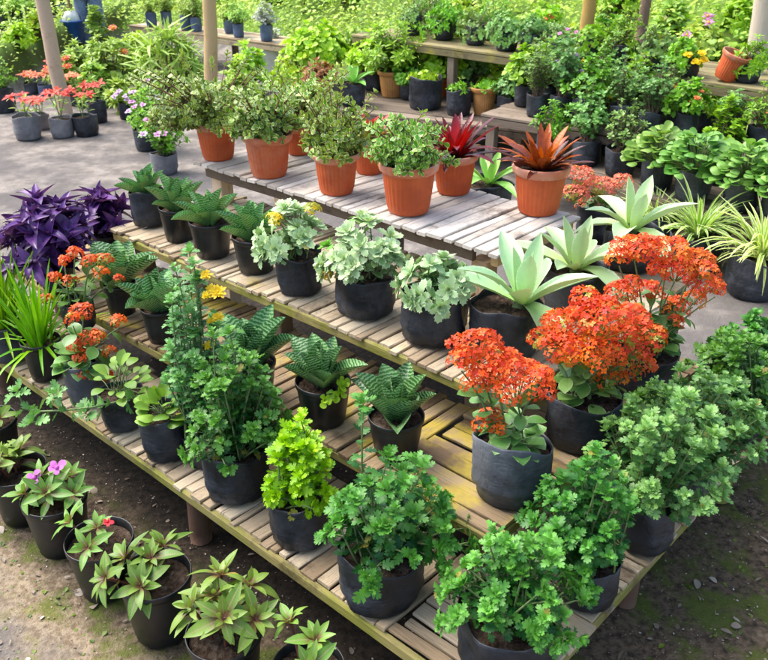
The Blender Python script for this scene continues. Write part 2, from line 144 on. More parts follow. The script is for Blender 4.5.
 ('shrub', 1.86, 5.874, 0.82, 0.163, 0.147, 0.163, 0.077, 0.0, 'spreading pothos right of the dark slanting post', 'pots on the top plank bench', {'c': 5, 'yel': 0}),
 ('shrub', 1.99, 5.641, 0.82, 0.144, 0.13, 0.105, 0.025, -0.039, 'shrub with yellow flowers beside the tipped terracotta pot', 'pots on the top plank bench', {'c': 0, 'yel': 1}),
 ('shrub', 2.304, 5.433, 0.82, 0.152, 0.136, 0.101, 0.085, 0.013, 'dark leafy shrub left of the thick white post', 'pots on the top plank bench', {'c': 0, 'yel': 0}),
 ('spider', 1.737, 4.358, 0, 0.29, 0.203, 0.284, 0.199, 0.006, 'variegated spider plant in black bag left of its twin below the pallet bench', 'spider plants on the ground', {}),
 ('spider', 1.946, 3.994, 0, 0.311, 0.217, 0.305, 0.155, 0.005, 'variegated spider plant at the right edge of the photo', 'spider plants on the ground', {}),
 ('spider', 1.61, 4.714, 0, 0.262, 0.184, 0.221, 0.117, 0.018, 'smaller variegated spider plant behind the farthest agave', 'spider plants on the ground', {}),
]
BRANCH = [(-0.724, 2.331, 0.400), (-0.793, 2.316, 0.390), (-0.868, 2.289, 0.380), (-0.936, 2.267, 0.375), (-1.020, 2.257, 0.370), (-1.101, 2.259, 0.365), (-1.163, 2.285, 0.360)]
TIPPED = (2.171, 5.472, 0.838)
BUCKET = (-4.108, 11.600, 0.230)
PERSON = (-3.908, 11.750, 0.000)

E1 = (-0.736, 0.677); E2 = (0.677, 0.736)
def AB(a, b): return (a*E1[0]+b*E2[0], a*E1[1]+b*E2[1])

# ------------------------------------------------------------ small vector maths
def add(p, q): return (p[0]+q[0], p[1]+q[1], p[2]+q[2])
def sub(p, q): return (p[0]-q[0], p[1]-q[1], p[2]-q[2])
def mul(p, s): return (p[0]*s, p[1]*s, p[2]*s)
def cross(p, q): return (p[1]*q[2]-p[2]*q[1], p[2]*q[0]-p[0]*q[2], p[0]*q[1]-p[1]*q[0])
def length(p): return math.sqrt(p[0]**2+p[1]**2+p[2]**2)
def unit(p):
    l = length(p) or 1e-9
    return (p[0]/l, p[1]/l, p[2]/l)
def mix(p, q, t): return tuple(a+(b-a)*t for a, b in zip(p, q))
def perps(ax):
    u = unit(cross(ax, (0.31, 0.87, 0.13) if abs(ax[2]) > .8 else (0, 0, 1)))
    return u, cross(ax, u)
def smooth(e0, e1, x):
    t = min(1, max(0, (x-e0)/(e1-e0)))
    return t*t*(3-2*t)

# ------------------------------------------------------------ mesh builder
class MB:
    def __init__(s):
        s.V = []; s.F = []; s.UV = []; s.T = []; s.MI = []; s.n = 0; s.batch = {}
    def raw(s, V, F, UV=None, tint=.5, mi=0):
        V = np.asarray(V, float); F = np.asarray(F, int)
        s.V.append(V); s.F.append(F+s.n); s.n += len(V)
        s.UV.append(np.zeros((len(V), 2)) if UV is None else np.asarray(UV, float))
        s.T.append(np.full(len(V), tint) if np.isscalar(tint) else np.asarray(tint, float))
        s.MI.append(np.full(len(F), mi))
    def leaf(s, T, p, d, nrm, size, tint=.5, sw=1., mi=0):
        y = unit(d); x = cross(y, nrm); l = length(x)
        if l < 1e-6: x = perps(y)[0]
        else: x = mul(x, 1/l)
        z = cross(x, y)
        a = size*sw
        s.batch.setdefault((id(T), mi), (T, []))[1].append((x[0]*a, y[0]*size, z[0]*size, x[1]*a, y[1]*size, z[1]*size, x[2]*a, y[2]*size, z[2]*size, p[0], p[1], p[2], tint))
    def tube(s, pts, r0, r1=None, k=6, tint=.5, mi=0, cap=True):
        r1 = r0 if r1 is None else r1
        V = []; n = len(pts); UV = []
        for i, p in enumerate(pts):
            a = pts[max(0, i-1)]; b = pts[min(n-1, i+1)]
            u, v = perps(unit(sub(b, a)))
            r = r0+(r1-r0)*i/max(1, n-1)
            for j in range(k):
                t = 2*PI*j/k
                V.append(add(p, add(mul(u, r*math.cos(t)), mul(v, r*math.sin(t))))); UV.append((i/(n-1), j/k))
        F = [(i*k+j, i*k+(j+1) % k, (i+1)*k+(j+1) % k, (i+1)*k+j) for i in range(n-1) for j in range(k)]
        if cap:
            for i in (0, n-1):
                V.append(pts[i]); UV.append((0, 0)); c = len(V)-1
                for j in range(0, k, 2):
                    q = (c, i*k+j, i*k+(j+1) % k, i*k+(j+2) % k)
                    F.append(q if i == 0 else q[::-1])
        s.raw(V, F, UV, tint, mi)
    def box(s, c, ax, ay, az, tint=.5, mi=0, bev=0., jit=0.):
        # oriented slab; half-extent vectors; optional chamfer along its long (ax) edges
        V = []; UV = []
        hy = length(ay); hz = length(az); b = min(bev, hy*.45, hz*.45)
        yu = unit(ay); zu = unit(az)
        prof = [(-hy+b, -hz), (hy-b, -hz), (hy, -hz+b), (hy, hz-b), (hy-b, hz), (-hy+b, hz), (-hy, hz-b), (-hy, -hz+b)] if b > 0 else [(-hy, -hz), (hy, -hz), (hy, hz), (-hy, hz)]
        k = len(prof); nseg = 7 if jit else 1; o = [0.]*(nseg+1); ph = rnd.random()*9
        for i in range(nseg+1):
            t = -1+2*i/nseg
            w = jit*math.sin(ph+t*2.3)
            for y, z in prof:
                q = add(c, add(mul(ax, t), add(mul(yu, y+w*.7+jit*U(-.4, .4)), mul(zu, z+w+(jit*U(-.3, .3))))))
                V.append(q); UV.append((t*length(ax), y+z*.3+ph))
        F = [(i*k+j, (i+1)*k+j, (i+1)*k+(j+1) % k, i*k+(j+1) % k) for i in range(nseg) for j in range(k)]
        F = [f[::-1] for f in F]
        L = nseg*k
        if k == 4: F += [(0, 1, 2, 3)[::-1], (L, L+1, L+2, L+3)]
        else:
            for o_, rev in ((0, True), (L, False)):
                for q in ((0, 1, 2, 7), (2, 3, 6, 7), (3, 4, 5, 6)):
                    q = tuple(o_+i for i in q); F.append(q[::-1] if rev else q)
        s.raw(V, F, UV, tint, mi)
    def lathe(s, prof, k=40, fn=None, tint=.5, mi=0):
        # prof: (r, z) rows from outside bottom up and over to the inside
        V = []; UV = []; m = len(prof)
        for i, (r, z) in enumerate(prof):
            for j in range(k):
                t = 2*PI*j/k
                rr, zz = fn(r, z, t, i) if fn else (r, z)
                V.append((rr*math.cos(t), rr*math.sin(t), zz)); UV.append((z, j/k))
        F = [(i*k+j, i*k+(j+1) % k, (i+1)*k+(j+1) % k, (i+1)*k+j) for i in range(m-1) for j in range(k)]
        s.raw(V, F, UV, tint, mi)
    def build(s, name, mats, parent=None, loc=None, smooth_=True):
        for (_, mi), (T, L) in s.batch.items():
            A = np.array(L); M = A[:, :9].reshape(-1, 3, 3); P = A[:, 9:12]
            V = np.einsum('nij,vj->nvi', M, T[0])+P[:, None, :]
            nv = len(T[0]); N = len(A)
            F = (T[1][None]+(np.arange(N)*nv)[:, None, None]).reshape(-1, 4)
            s.raw(V.reshape(-1, 3), F, np.tile(T[2], (N, 1)), np.repeat(A[:, 12], nv), mi)
        s.batch = {}
        V = np.concatenate(s.V); F = np.concatenate(s.F); UV = np.concatenate(s.UV); T = np.concatenate(s.T); MI = np.concatenate(s.MI)
        me = bpy.data.meshes.new(name)
        me.vertices.add(len(V)); me.vertices.foreach_set('co', V.astype(np.float32).ravel())
        me.loops.add(F.size); me.loops.foreach_set('vertex_index', F.astype(np.int32).ravel())
        me.polygons.add(len(F)); me.polygons.foreach_set('loop_start', np.arange(0, F.size, 4, dtype=np.int32))
        me.polygons.foreach_set('loop_total', np.full(len(F), 4, dtype=np.int32))
        me.polygons.foreach_set('use_smooth', np.full(len(F), smooth_))
        if not isinstance(mats, (list, tuple)): mats = [mats]
        for m in mats: me.materials.append(m)
        me.polygons.foreach_set('material_index', MI.astype(np.int32))
        uv = me.uv_layers.new(name='uv'); uv.data.foreach_set('uv', UV[F.ravel()].astype(np.float32).ravel())
        at = me.attributes.new('tint', 'FLOAT', 'POINT'); at.data.foreach_set('value', T.astype(np.float32))
        me.update(calc_edges=True); me.validate()
        o = bpy.data.objects.new(name, me); C.objects.link(o)
        if parent: o.parent = parent
        if loc: o.location = loc
        return o

def thing(name, label, cat, loc=(0, 0, 0), group=None, rz=0):
    o = bpy.data.objects.new(name, None); C.objects.link(o)
    o.location = loc; o.rotation_euler = (0, 0, rz); o.empty_display_size = .05
    o['label'] = label; o['category'] = cat
    if group: o['group'] = group
    return o
def tag(o, label, cat, group=None):
    o['label'] = label; o['category'] = cat
    if group: o['group'] = group
    return o

# ------------------------------------------------------------ materials
def nt(name, rough=.5):
    m = bpy.data.materials.new(name); m.use_nodes = True
    t = m.node_tree; b = t.nodes['Principled BSDF']; b.inputs['Roughness'].default_value = rough
    return m, t, b
def N(t, ty, **k):
    n = t.nodes.new(ty)
    for a, v in k.items():
        if a.startswith('i_'): n.inputs[a[2:].replace('_', ' ')].default_value = v
        else: setattr(n, a, v)
    return n
def mixc(t, fac, a, b, mode='MIX'):
    n = t.nodes.new('ShaderNodeMix'); n.data_type = 'RGBA'; n.blend_type = mode
    for i, v in ((0, fac), (6, a), (7, b)):
        if hasattr(v, 'links') or hasattr(v, 'is_output'): t.links.new(v, n.inputs[i])
        elif i == 0: n.inputs[0].default_value = v
        else: n.inputs[i].default_value = (*v, 1) if len(v) == 3 else v
    return n.outputs[2]
def math_(t, op, a, b=None, c=None, clamp=False):
    n = t.nodes.new('ShaderNodeMath'); n.operation = op; n.use_clamp = clamp
    for i, v in enumerate((a, b, c)):
        if v is None: continue
        if isinstance(v, (int, float)): n.inputs[i].default_value = v
        else: t.links.new(v, n.inputs[i])
    return n.outputs[0]
def ramp(t, fac, lo, hi, a=0., b=1.):
    n = t.nodes.new('ShaderNodeMapRange'); n.interpolation_type = 'SMOOTHSTEP'
    t.links.new(fac, n.inputs[0])
    for i, v in ((1, lo), (2, hi), (3, a), (4, b)): n.inputs[i].default_value = v
    return n.outputs[0]
def noise(t, vec, scale, detail=4, rough=.55):
    n = N(t, 'ShaderNodeTexNoise'); n.inputs['Scale'].default_value = scale; n.inputs['Detail'].default_value = detail; n.inputs['Roughness'].default_value = rough
    if vec is not None: t.links.new(vec, n.inputs['Vector'])
    return n.outputs['Fac']
def bump(t, b, h, strength, dist=.01):
    n = N(t, 'ShaderNodeBump'); n.inputs['Strength'].default_value = strength; n.inputs['Distance'].default_value = dist
    t.links.new(h, n.inputs['Height']); t.links.new(n.outputs[0], b.inputs['Normal'])

MATS = {}
def rich(c, k=1.14):
    l = .25*c[0]+.65*c[1]+.1*c[2]
    return tuple(max(.004, l+(v-l)*k) for v in c)
def leafmat(name, c0, c1, rib=None, edge=None, edge_at=.3, band=None, base=None, tip=None, rough=.42, trans=.28, spot=None, veins=.35):
    if name in MATS: return MATS[name]
    c0, c1 = rich(c0), rich(c1)
    m, t, b = nt(name, rough); L = t.links
    at = N(t, 'ShaderNodeAttribute', attribute_name='tint'); uv = N(t, 'ShaderNodeUVMap', uv_map='uv')
    sp = N(t, 'ShaderNodeSeparateXYZ'); L.new(uv.outputs[0], sp.inputs[0])
    geo = N(t, 'ShaderNodeTexCoord')
    n1 = noise(t, geo.outputs['Object'], 45, 3)
    f = math_(t, 'ADD', at.outputs['Fac'], math_(t, 'MULTIPLY', math_(t, 'SUBTRACT', n1, .5), .5), clamp=True)
    col = mixc(t, f, c0, c1)
    across = math_(t, 'ABSOLUTE', math_(t, 'SUBTRACT', sp.outputs[1], .5))
    if band:
        w = N(t, 'ShaderNodeTexWave'); w.inputs['Scale'].default_value = 5.2; w.inputs['Distortion'].default_value = 5; w.inputs['Detail'].default_value = 2.5; w.inputs['Detail Scale'].default_value = 1.6
        w.bands_direction = 'X'; wo_ = N(t, 'ShaderNodeVectorMath', operation='ADD'); L.new(uv.outputs[0], wo_.inputs[0]); cmb = N(t, 'ShaderNodeCombineXYZ'); L.new(math_(t, 'MULTIPLY', at.outputs['Fac'], 7.), cmb.inputs[0]); L.new(cmb.outputs[0], wo_.inputs[1]); L.new(wo_.outputs[0], w.inputs['Vector'])
        col = mixc(t, math_(t, 'MULTIPLY', ramp(t, w.outputs['Fac'], .3, .95), .6), col, band)
    if base: col = mixc(t, ramp(t, sp.outputs[0], .05, .5, .9, 0), col, base)
    if tip: col = mixc(t, ramp(t, sp.outputs[0], .45, 1.0, 0, .9), col, tip)
    if edge:
        e = math_(t, 'ADD', across, math_(t, 'MULTIPLY', math_(t, 'SUBTRACT', noise(t, geo.outputs['Object'], 120, 2), .5), .35))
        col = mixc(t, ramp(t, e, edge_at-.05, edge_at+.08), col, edge)
    if rib: col = mixc(t, ramp(t, across, .02, .09, .75, 0), col, rib)
    if spot: col = mixc(t, ramp(t, noise(t, geo.outputs['Object'], 90, 2), .58, .68), col, spot)
    col = mixc(t, ramp(t, at.outputs['Fac'], 1.2, 1.6, 0, .85), col, (.38, .30, .06))
    oi = N(t, 'ShaderNodeObjectInfo'); hs = N(t, 'ShaderNodeHueSaturation'); L.new(col, hs.inputs['Color'])
    hv = .004 if 'petal' in name or 'bract' in name else .016
    L.new(ramp(t, oi.outputs['Random'], 0, 1, .5-hv, .5+hv), hs.inputs['Hue']); L.new(math_(t, 'ADD', math_(t, 'FRACT', math_(t, 'MULTIPLY', oi.outputs['Random'], 7.3)), 2.6), sv_ := N(t, 'ShaderNodeMath', operation='MULTIPLY').inputs[0]); sv_.node.inputs[1].default_value = .325; L.new(sv_.node.outputs[0], hs.inputs['Value'])
    col = hs.outputs[0]
    L.new(col, b.inputs['Base Color'])
    L.new(ramp(t, n1, .2, .8, max(.2, rough-.12), rough+.15), b.inputs['Roughness'])
    b.inputs['Specular IOR Level'].default_value = .45
    v = N(t, 'ShaderNodeTexWave'); v.inputs['Scale'].default_value = 4.5; v.inputs['Distortion'].default_value = 1.5; L.new(uv.outputs[0], v.inputs['Vector'])
    bump(t, b, math_(t, 'ADD', math_(t, 'MULTIPLY', v.outputs['Fac'], veins), n1), .22, .002)
    tr = N(t, 'ShaderNodeBsdfTranslucent'); L.new(mixc(t, 1., col, (1.0, 1.0, .55), 'MULTIPLY'), tr.inputs['Color'])
    ms = N(t, 'ShaderNodeMixShader'); ms.inputs[0].default_value = trans
    L.new(b.outputs[0], ms.inputs[1]); L.new(tr.outputs[0], ms.inputs[2])
    L.new(ms.outputs[0], t.nodes['Material Output'].inputs['Surface'])
    MATS[name] = m
    return m
def plainmat(name, c0, c1, scale=20, rough=.6, bstr=.3, bdist=.004, spec=.4, dust=None, tintmix=0., detail=5, uvstretch=False, dust_at=.6, crease=False):
    if name in MATS: return MATS[name]
    m, t, b = nt(name, rough); L = t.links
    tc = N(t, 'ShaderNodeTexCoord'); oi = N(t, 'ShaderNodeObjectInfo')
    va = N(t, 'ShaderNodeVectorMath', operation='MULTIPLY_ADD'); L.new(oi.outputs['Random'], va.inputs[0]); va.inputs[1].default_value = (37, 51, 23); L.new(tc.outputs['Object'], va.inputs[2]); vec = va.outputs[0]
    n1 = noise(t, vec, scale, detail, .6)
    f = ramp(t, n1, .3, .72)
    if tintmix:
        at = N(t, 'ShaderNodeAttribute', attribute_name='tint')
        f = math_(t, 'ADD', math_(t, 'MULTIPLY', f, 1-tintmix), math_(t, 'MULTIPLY', at.outputs['Fac'], tintmix))
    col = mixc(t, f, c0, c1)
    if dust: col = mixc(t, math_(t, 'MULTIPLY', ramp(t, noise(t, vec, scale*.37, 7, .68), dust_at-.12, dust_at+.14), .75), col, dust)
    L.new(col, b.inputs['Base Color']); b.inputs['Specular IOR Level'].default_value = spec
    L.new(ramp(t, n1, .2, .8, max(.1, rough-.1), min(1, rough+.15)), b.inputs['Roughness'])
    h = noise(t, vec, scale*2.2, 6, .6)
    if crease:
        mp = N(t, 'ShaderNodeMapping'); mp.inputs['Scale'].default_value = (4, 4, 11); mp.inputs['Rotation'].default_value = (.5, .35, 0); L.new(vec, mp.inputs['Vector'])
        c = math_(t, 'ABSOLUTE', math_(t, 'SUBTRACT', noise(t, mp.outputs[0], 1.6, 4, .55), .5))
        mp2 = N(t, 'ShaderNodeMapping'); mp2.inputs['Scale'].default_value = (9, 9, 4); mp2.inputs['Rotation'].default_value = (0, .5, .3); L.new(vec, mp2.inputs['Vector'])
        c2 = math_(t, 'ABSOLUTE', math_(t, 'SUBTRACT', noise(t, mp2.outputs[0], 1.7, 3, .5), .5))
        h = math_(t, 'ADD', math_(t, 'MULTIPLY', h, .2), math_(t, 'MULTIPLY', math_(t, 'MINIMUM', math_(t, 'ADD', c, c2), .13), 4.))
    bump(t, b, h, bstr, bdist)
    MATS[name] = m
    return m
def woodmat(name, c0, c1, dark, stain=None, stain_at=.6, rough=.75):
    if name in MATS: return MATS[name]
    m, t, b = nt(name, rough); L = t.links
    uv = N(t, 'ShaderNodeUVMap', uv_map='uv'); tc = N(t, 'ShaderNodeTexCoord')
    mp = N(t, 'ShaderNodeMapping'); mp.inputs['Scale'].default_value = (3, 60, 1); L.new(uv.outputs[0], mp.inputs['Vector'])
    at = N(t, 'ShaderNodeAttribute', attribute_name='tint')
    g = noise(t, mp.outputs[0], 2.5, 7, .65)
    col = mixc(t, math_(t, 'ADD', math_(t, 'MULTIPLY', at.outputs['Fac'], .75), math_(t, 'MULTIPLY', math_(t, 'SUBTRACT', g, .4), .8), clamp=True), c0, c1)
    col = mixc(t, ramp(t, g, .52, .72, 0, .75), col, dark)
    if stain: col = mixc(t, math_(t, 'MULTIPLY', ramp(t, noise(t, tc.outputs['Object'], 5.5, 5, .6), stain_at-.06, stain_at+.1), .8), col, stain)
    col = mixc(t, ramp(t, noise(t, tc.outputs['Object'], 4.3, 8, .72), .52, .70, 0, .8), col, dark)
    L.new(col, b.inputs['Base Color']); b.inputs['Specular IOR Level'].default_value = .25
    bump(t, b, g, .8, .006)
    MATS[name] = m
    return m

PLANK_TOP = woodmat('weathered_top_planks', (.42, .37, .31), (.80, .74, .66), (.12, .09, .07))
PLANK = woodmat('bamboo_planks', (.23, .16, .09), (.68, .57, .40), (.06, .036, .02), stain=(.36, .29, .05), stain_at=.66)
PLANK_MOSS = woodmat('mossy_old_planks', (.12, .10, .05), (.30, .25, .12), (.05, .04, .02), stain=(.30, .26, .05), stain_at=.58)
PLANK2 = woodmat('stained_planks', (.14, .09, .05), (.48, .36, .21), (.05, .03, .018), stain=(.44, .34, .04), stain_at=.56)
PLANK_OLD = woodmat('old_dark_planks', (.12, .09, .065), (.28, .22, .16), (.04, .03, .022))
RAIL = woodmat('mossy_rail', (.20, .17, .05), (.44, .37, .15), (.06, .05, .02), stain=(.20, .21, .03), stain_at=.5)
POST = woodmat('rusty_brown_post', (.13, .07, .045), (.26, .16, .11), (.05, .03, .02))
POLE_PALE = woodmat('pale_pole', (.50, .36, .23), (.66, .52, .38), (.32, .2, .12))
POLE_YEL = woodmat('yellow_pole', (.55, .37, .16), (.68, .5, .27), (.4, .25, .1))
POLE_ORANGE = woodmat('orange_post', (.45, .25, .06), (.6, .4, .14), (.14, .07, .03))
POLE_DARK = woodmat('dark_post', (.16, .1, .07), (.32, .22, .16), (.05, .03, .02))
POLE_WHITE = woodmat('whitewashed_post', (.52, .42, .30), (.76, .68, .56), (.36, .2, .08))
TERRA = plainmat('terracotta', (.44, .075, .022), (.60, .125, .035), 9, .6, .25, .002, .3, dust=(.60, .27, .16), dust_at=.6)
TERRA_RIM = plainmat('terracotta_rim', (.50, .13, .06), (.62, .22, .125), 14, .6, .25, .002, .3, dust=(.68, .42, .32), dust_at=.55)
OCHRE = plainmat('ochre_clay', (.38, .17, .05), (.55, .28, .09), 9, .65, .2, .002, .3)
BAGM = plainmat('black_nursery_bag', (.009, .0105, .014), (.024, .028, .036), 13, (.46), .5, .007, .4, dust=(.085, .095, .115), dust_at=.54, crease=True)
BAGG = plainmat('ash_grey_bag', (.035, .040, .05), (.075, .082, .098), 9, .5, .5, .007, .4, dust=(.17, .18, .20), dust_at=.55, crease=True)
BAGLG = plainmat('pale_grey_bag', (.12, .12, .13), (.21, .21, .22), 9, .6, .5, .007, .4, dust=(.3, .28, .26), crease=True)
BAGB = plainmat('blue_grey_bag', (.06, .085, .16), (.13, .17, .27), 9, .55, .5, .006, .4)
NURS = plainmat('black_plastic_pot', (.007, .008, .009), (.016, .018, .019), 14, .36, .3, .002, .5, dust=(.06, .06, .058), dust_at=.66)
SOIL = plainmat('potting_soil', (.025, .016, .010), (.10, .066, .046), 70, .95, 1., .012, .1, dust=(.2, .15, .115), dust_at=.6)
STEM = plainmat('green_stem', (.10, .16, .05), (.2, .27, .1), 30, .6, .2, .002)
STEM_RED = plainmat('red_brown_twig', (.10, .03, .022), (.2, .06, .045), 30, .55, .2, .002)
STEM_BR = plainmat('brown_twig', (.12, .08, .05), (.24, .17, .11), 30, .7, .2, .002)
CONC = plainmat('pale_concrete', (.42, .41, .38), (.6, .58, .55), 6, .85, .4, .006, .2, dust=(.3, .29, .25))

# ------------------------------------------------------------ leaf templates
def template(st, fold=.15, curl=.3, nx=2, cup=0., twist=0.):
    """st: rows (t, half width, forward shift of the edge) along a unit-long leaf that droops by curl radians."""
    V = []; UV = []; y = z = 0.; pt = 0.
    for i, row in enumerate(st):
        t, w = row[0], row[1]; sh = row[2] if len(row) > 2 else 0
        a = curl*(t+pt)/2
        y += (t-pt)*math.cos(a); z -= (t-pt)*math.sin(a); pt = t
        for j in range(nx+1):
            s = -1+2*j/nx
            V.append((s*w, y+sh*abs(s)*math.cos(a), z+fold*w*abs(s)+cup*w*s*s-sh*abs(s)*math.sin(a)+twist*w*s*t))
            UV.append((t, .5+s*.5))
    k = nx+1
    F = [(i*k+j, i*k+j+1, (i+1)*k+j+1, (i+1)*k+j) for i in range(len(st)-1) for j in range(nx)]
    return (np.array(V), np.array(F), np.array(UV))
def lob(w, *rows): return [(t, h*w, s*w) for t, h, s in rows]
def mumrows(w): return lob(w, (0, .05, 0), (.2, .08, 0), (.26, .62, -.05), (.33, .78, .22), (.38, .22, .02), (.48, .9, .04), (.58, 1.05, .38), (.61, .28, .05), (.72, .66, .14), (.82, .62, .36), (.85, .22, .08), (.93, .24, .14), (1, .05, 0))
T_MUM = [template(mumrows(.34), f, c, 2) for f, c in ((.2, .5), (.35, .9), (.05, .2), (.3, -.3))]
T_SMUM = [template(lob(.30, (0, .1, 0), (.25, .5, 0), (.4, .8, .15), (.46, .66, 0), (.6, 1., .3), (.66, .7, .05), (.78, .72, .3), (.84, .4, .1), (1, .05, 0)), f, c, 2) for f, c in ((.12, .4), (.05, .7), (.2, .0))]
def oval(w, n=7, e=1., peak=.5, base=.06):
    r = []
    for i in range(n):
        t = i/(n-1)
        x = (t/peak*.5 if t < peak else .5+(t-peak)/(1-peak)*.5)
        r.append((t, max(base*w if t < .5 else .01, w*math.sin(PI*x)**e)))
    return r
T_JADE = [template([(0, .06), (.3, .27), (.65, .42), (.9, .34), (1, .12)], f, c, 2) for f, c in ((.2, .2), (-.15, -.2))]
T_KAL = [template(oval(.33, 8, .7, .58), f, c, 2) for f, c in ((.25, .4), (.1, .9), (.35, -.1))]
T_SANS = [template(oval(.235, 11, .62, .42, .5)[:-2]+[(.93, .075), (1, .006)], .35, c, 4, .6) for c in (.1, .45, -.2)]
T_AGAVE = [template([(0, .06), (.12, .075), (.3, .11), (.5, .135), (.65, .13), (.8, .095), (.92, .045), (1, .004)], .1, c, 4, .55) for c in (-.15, .35, .8, 1.35)]
T_BROM = [template([(0, .07), (.2, .062), (.5, .06), (.75, .052), (.9, .032), (1, .004)], .6, c, 2) for c in (.35, .75, 1.1)]
T_LANCE = [template(oval(.17, 8, .85, .45), f, c, 2) for f, c in ((.35, .5), (.2, .9), (.45, .1))]
T_IRIS = [template([(0, .022), (.3, .026), (.7, .021), (.9, .012), (1, .002)], .7, c, 2) for c in (.15, .5, 1.1)]
T_TRAD = [template([(0, .17), (.15, .185), (.4, .17), (.7, .11), (.9, .05), (1, .004)], .42, c, 4, .25) for c in (.6, 1.3, .2)]
T_SPID = [template([(0, .018), (.25, .024), (.5, .022), (.7, .018), (.85, .012), (1, .002)], .5, c, 2) for c in (1.1, 1.7, 2.3, .6)]
T_ROUND = [template([(0, .1, -.12), (.1, .33, -.1), (.3, .46, 0), (.5, .5, 0), (.62, .47, .03), (.7, .47, .0), (.85, .34, .03), (.95, .18, 0), (1, .06, 0)], f, c, 4, cu) for f, c, cu in ((.2, .3, .2), (0, .7, -.3), (.3, -.1, .1))]
T_PETAL = [template([(0, .1), (.45, .3), (.8, .3), (1, .1)], .1, .5, 2)]
T_FLOW = (lambda: (np.array([v for k in range(4) for a in [k*PI/2] for v in ((0, 0, 0), (.62*math.cos(a-.62), .62*math.sin(a-.62), .10), (1.*math.cos(a), 1.*math.sin(a), .04), (.62*math.cos(a+.62), .62*math.sin(a+.62), .10))]), np.array([(4*k, 4*k+1, 4*k+2, 4*k+3) for k in range(4)]), np.array([(0, .5), (.5, 0), (1, .5), (.5, 1)]*4)))()

# ------------------------------------------------------------ growing things
def rosette(mb, TS, p, ax, n, L, t0, t1, tint, sw=1., mi=0, inner=.5, jit=.2, aged=True):
    u, v = perps(ax); a0 = U(0, 6.28)
    for i in range(n):
        f = i/max(1, n-1); a = a0+i*2.4+U(-jit, jit); tl = t0+(t1-t0)*f+U(-jit, jit)*.7
        rad = add(mul(u, math.cos(a)), mul(v, math.sin(a)))
        d = add(mul(ax, math.cos(tl)), mul(rad, math.sin(tl)))
        nr = sub(mul(ax, math.sin(tl)), mul(rad, math.cos(tl)))
        mb.leaf(rnd.choice(TS), add(p, mul(rad, L*.05)), d, nr, L*(inner+(1-inner)*f)*U(.75, 1.22), 1.6 if f > .6 and aged and rnd.random() < .012 else min(1, max(0, tint+(.15-.25*f)+U(-.18, .18))), sw*U(.9, 1.1), mi)
def curve(p, q, bend, n=6):
    c = add(mix(p, q, .5), bend)
    return [mix(mix(p, c, t), mix(c, q, t), t) for t in (i/(n-1) for i in range(n))]
def along(mb, TS, pts, step, L, t_from, tint, tilt=1.0, mi=0, grow=0., sw=1.):
    tot = 0; k = rnd.randint(0, 5); acc = 0; total = sum(length(sub(b, a)) for a, b in zip(pts, pts[1:]))
    for a, b in zip(pts, pts[1:]):
        seg = length(sub(b, a)); ax = unit(sub(b, a)); u, v = perps(ax)
        while acc < tot+seg:
            f = acc/total
            if f > t_from:
                p = mix(a, b, (acc-tot)/seg); an = k*2.4+U(-.3, .3)
                rad = add(mul(u, math.cos(an)), mul(v, math.sin(an)))
                tl = tilt+U(-.3, .3)
                d = add(mul(ax, math.cos(tl)), mul(rad, math.sin(tl)))
                nr = add(sub(mul(ax, math.sin(tl)), mul(rad, math.cos(tl))), (0, 0, .5))
                mb.leaf(rnd.choice(TS), p, d, nr, L*U(.65, 1.25)*(1-grow*f), 1.6 if rnd.random() < .02 and f < .6 else min(1, max(0, tint+U(-.25, .25)+.25*(f-.6))), sw, mi)
            k += 1; acc += step*U(.8, 1.2)
        tot += seg
def dome_tip(R, H, ox, rmax=1., low=.5):
    rho = math.sqrt(rnd.random())*rmax; ph = U(0, 2*PI)
    return (ox+R*.82*rho*math.cos(ph), R*.82*rho*math.sin(ph), H*(1-low*rho**2.2)*U(.72, 1.))

def g_mum(R, H, ox, o):
    mb = MB(); den = o.get('den', 1.)
    n = int(56*den*max(.75, (R/.16)**1.4)); L = .032
    if o.get('loose'): n = 46; L = .037
    if o.get('lime'): n = 34; L = .039
    for i in range(n):
        tip = dome_tip(R*1.17, H*1.05, ox, 1., .62 if o.get('tall') or o.get('gray') else .95)
        up_ = rnd.random() < (.55 if o.get('gray') or o.get('tall') else .08 if o.get('lime') else .34)
        if up_: tip = (tip[0]*.9, tip[1]*.9, tip[2]*U(1.05, 1.28)+.02)
        if o.get('loose') and i == 0: tip = (-.04, .05, H*1.75); up_ = True
        b0 = (U(-.05, .05), U(-.05, .05), -.02)
        pts = curve(b0, tip, (tip[0]*.22, tip[1]*.22, .04), 7)
        mb.tube(pts, .0034, .0018, 5, mi=1, cap=False)
        ax = unit(add(unit(sub(pts[-1], pts[-2])), (U(-.35, .35), -.12+U(-.3, .3), .4 if not up_ else 1.)))
        along(mb, T_MUM, pts, .0125, L*1.15, .3, .22, 1.15, grow=.3)
        rosette(mb, T_MUM, tip, ax, rnd.randint(8, 11), L*U(.85, 1.2), .15, 1.3, U(.5, .85))
        t2 = add(tip, mul(ax, .018 if up_ else .008)); rosette(mb, T_MUM, t2, ax, 6, L*.6, .1, .95, .9)
    return mb
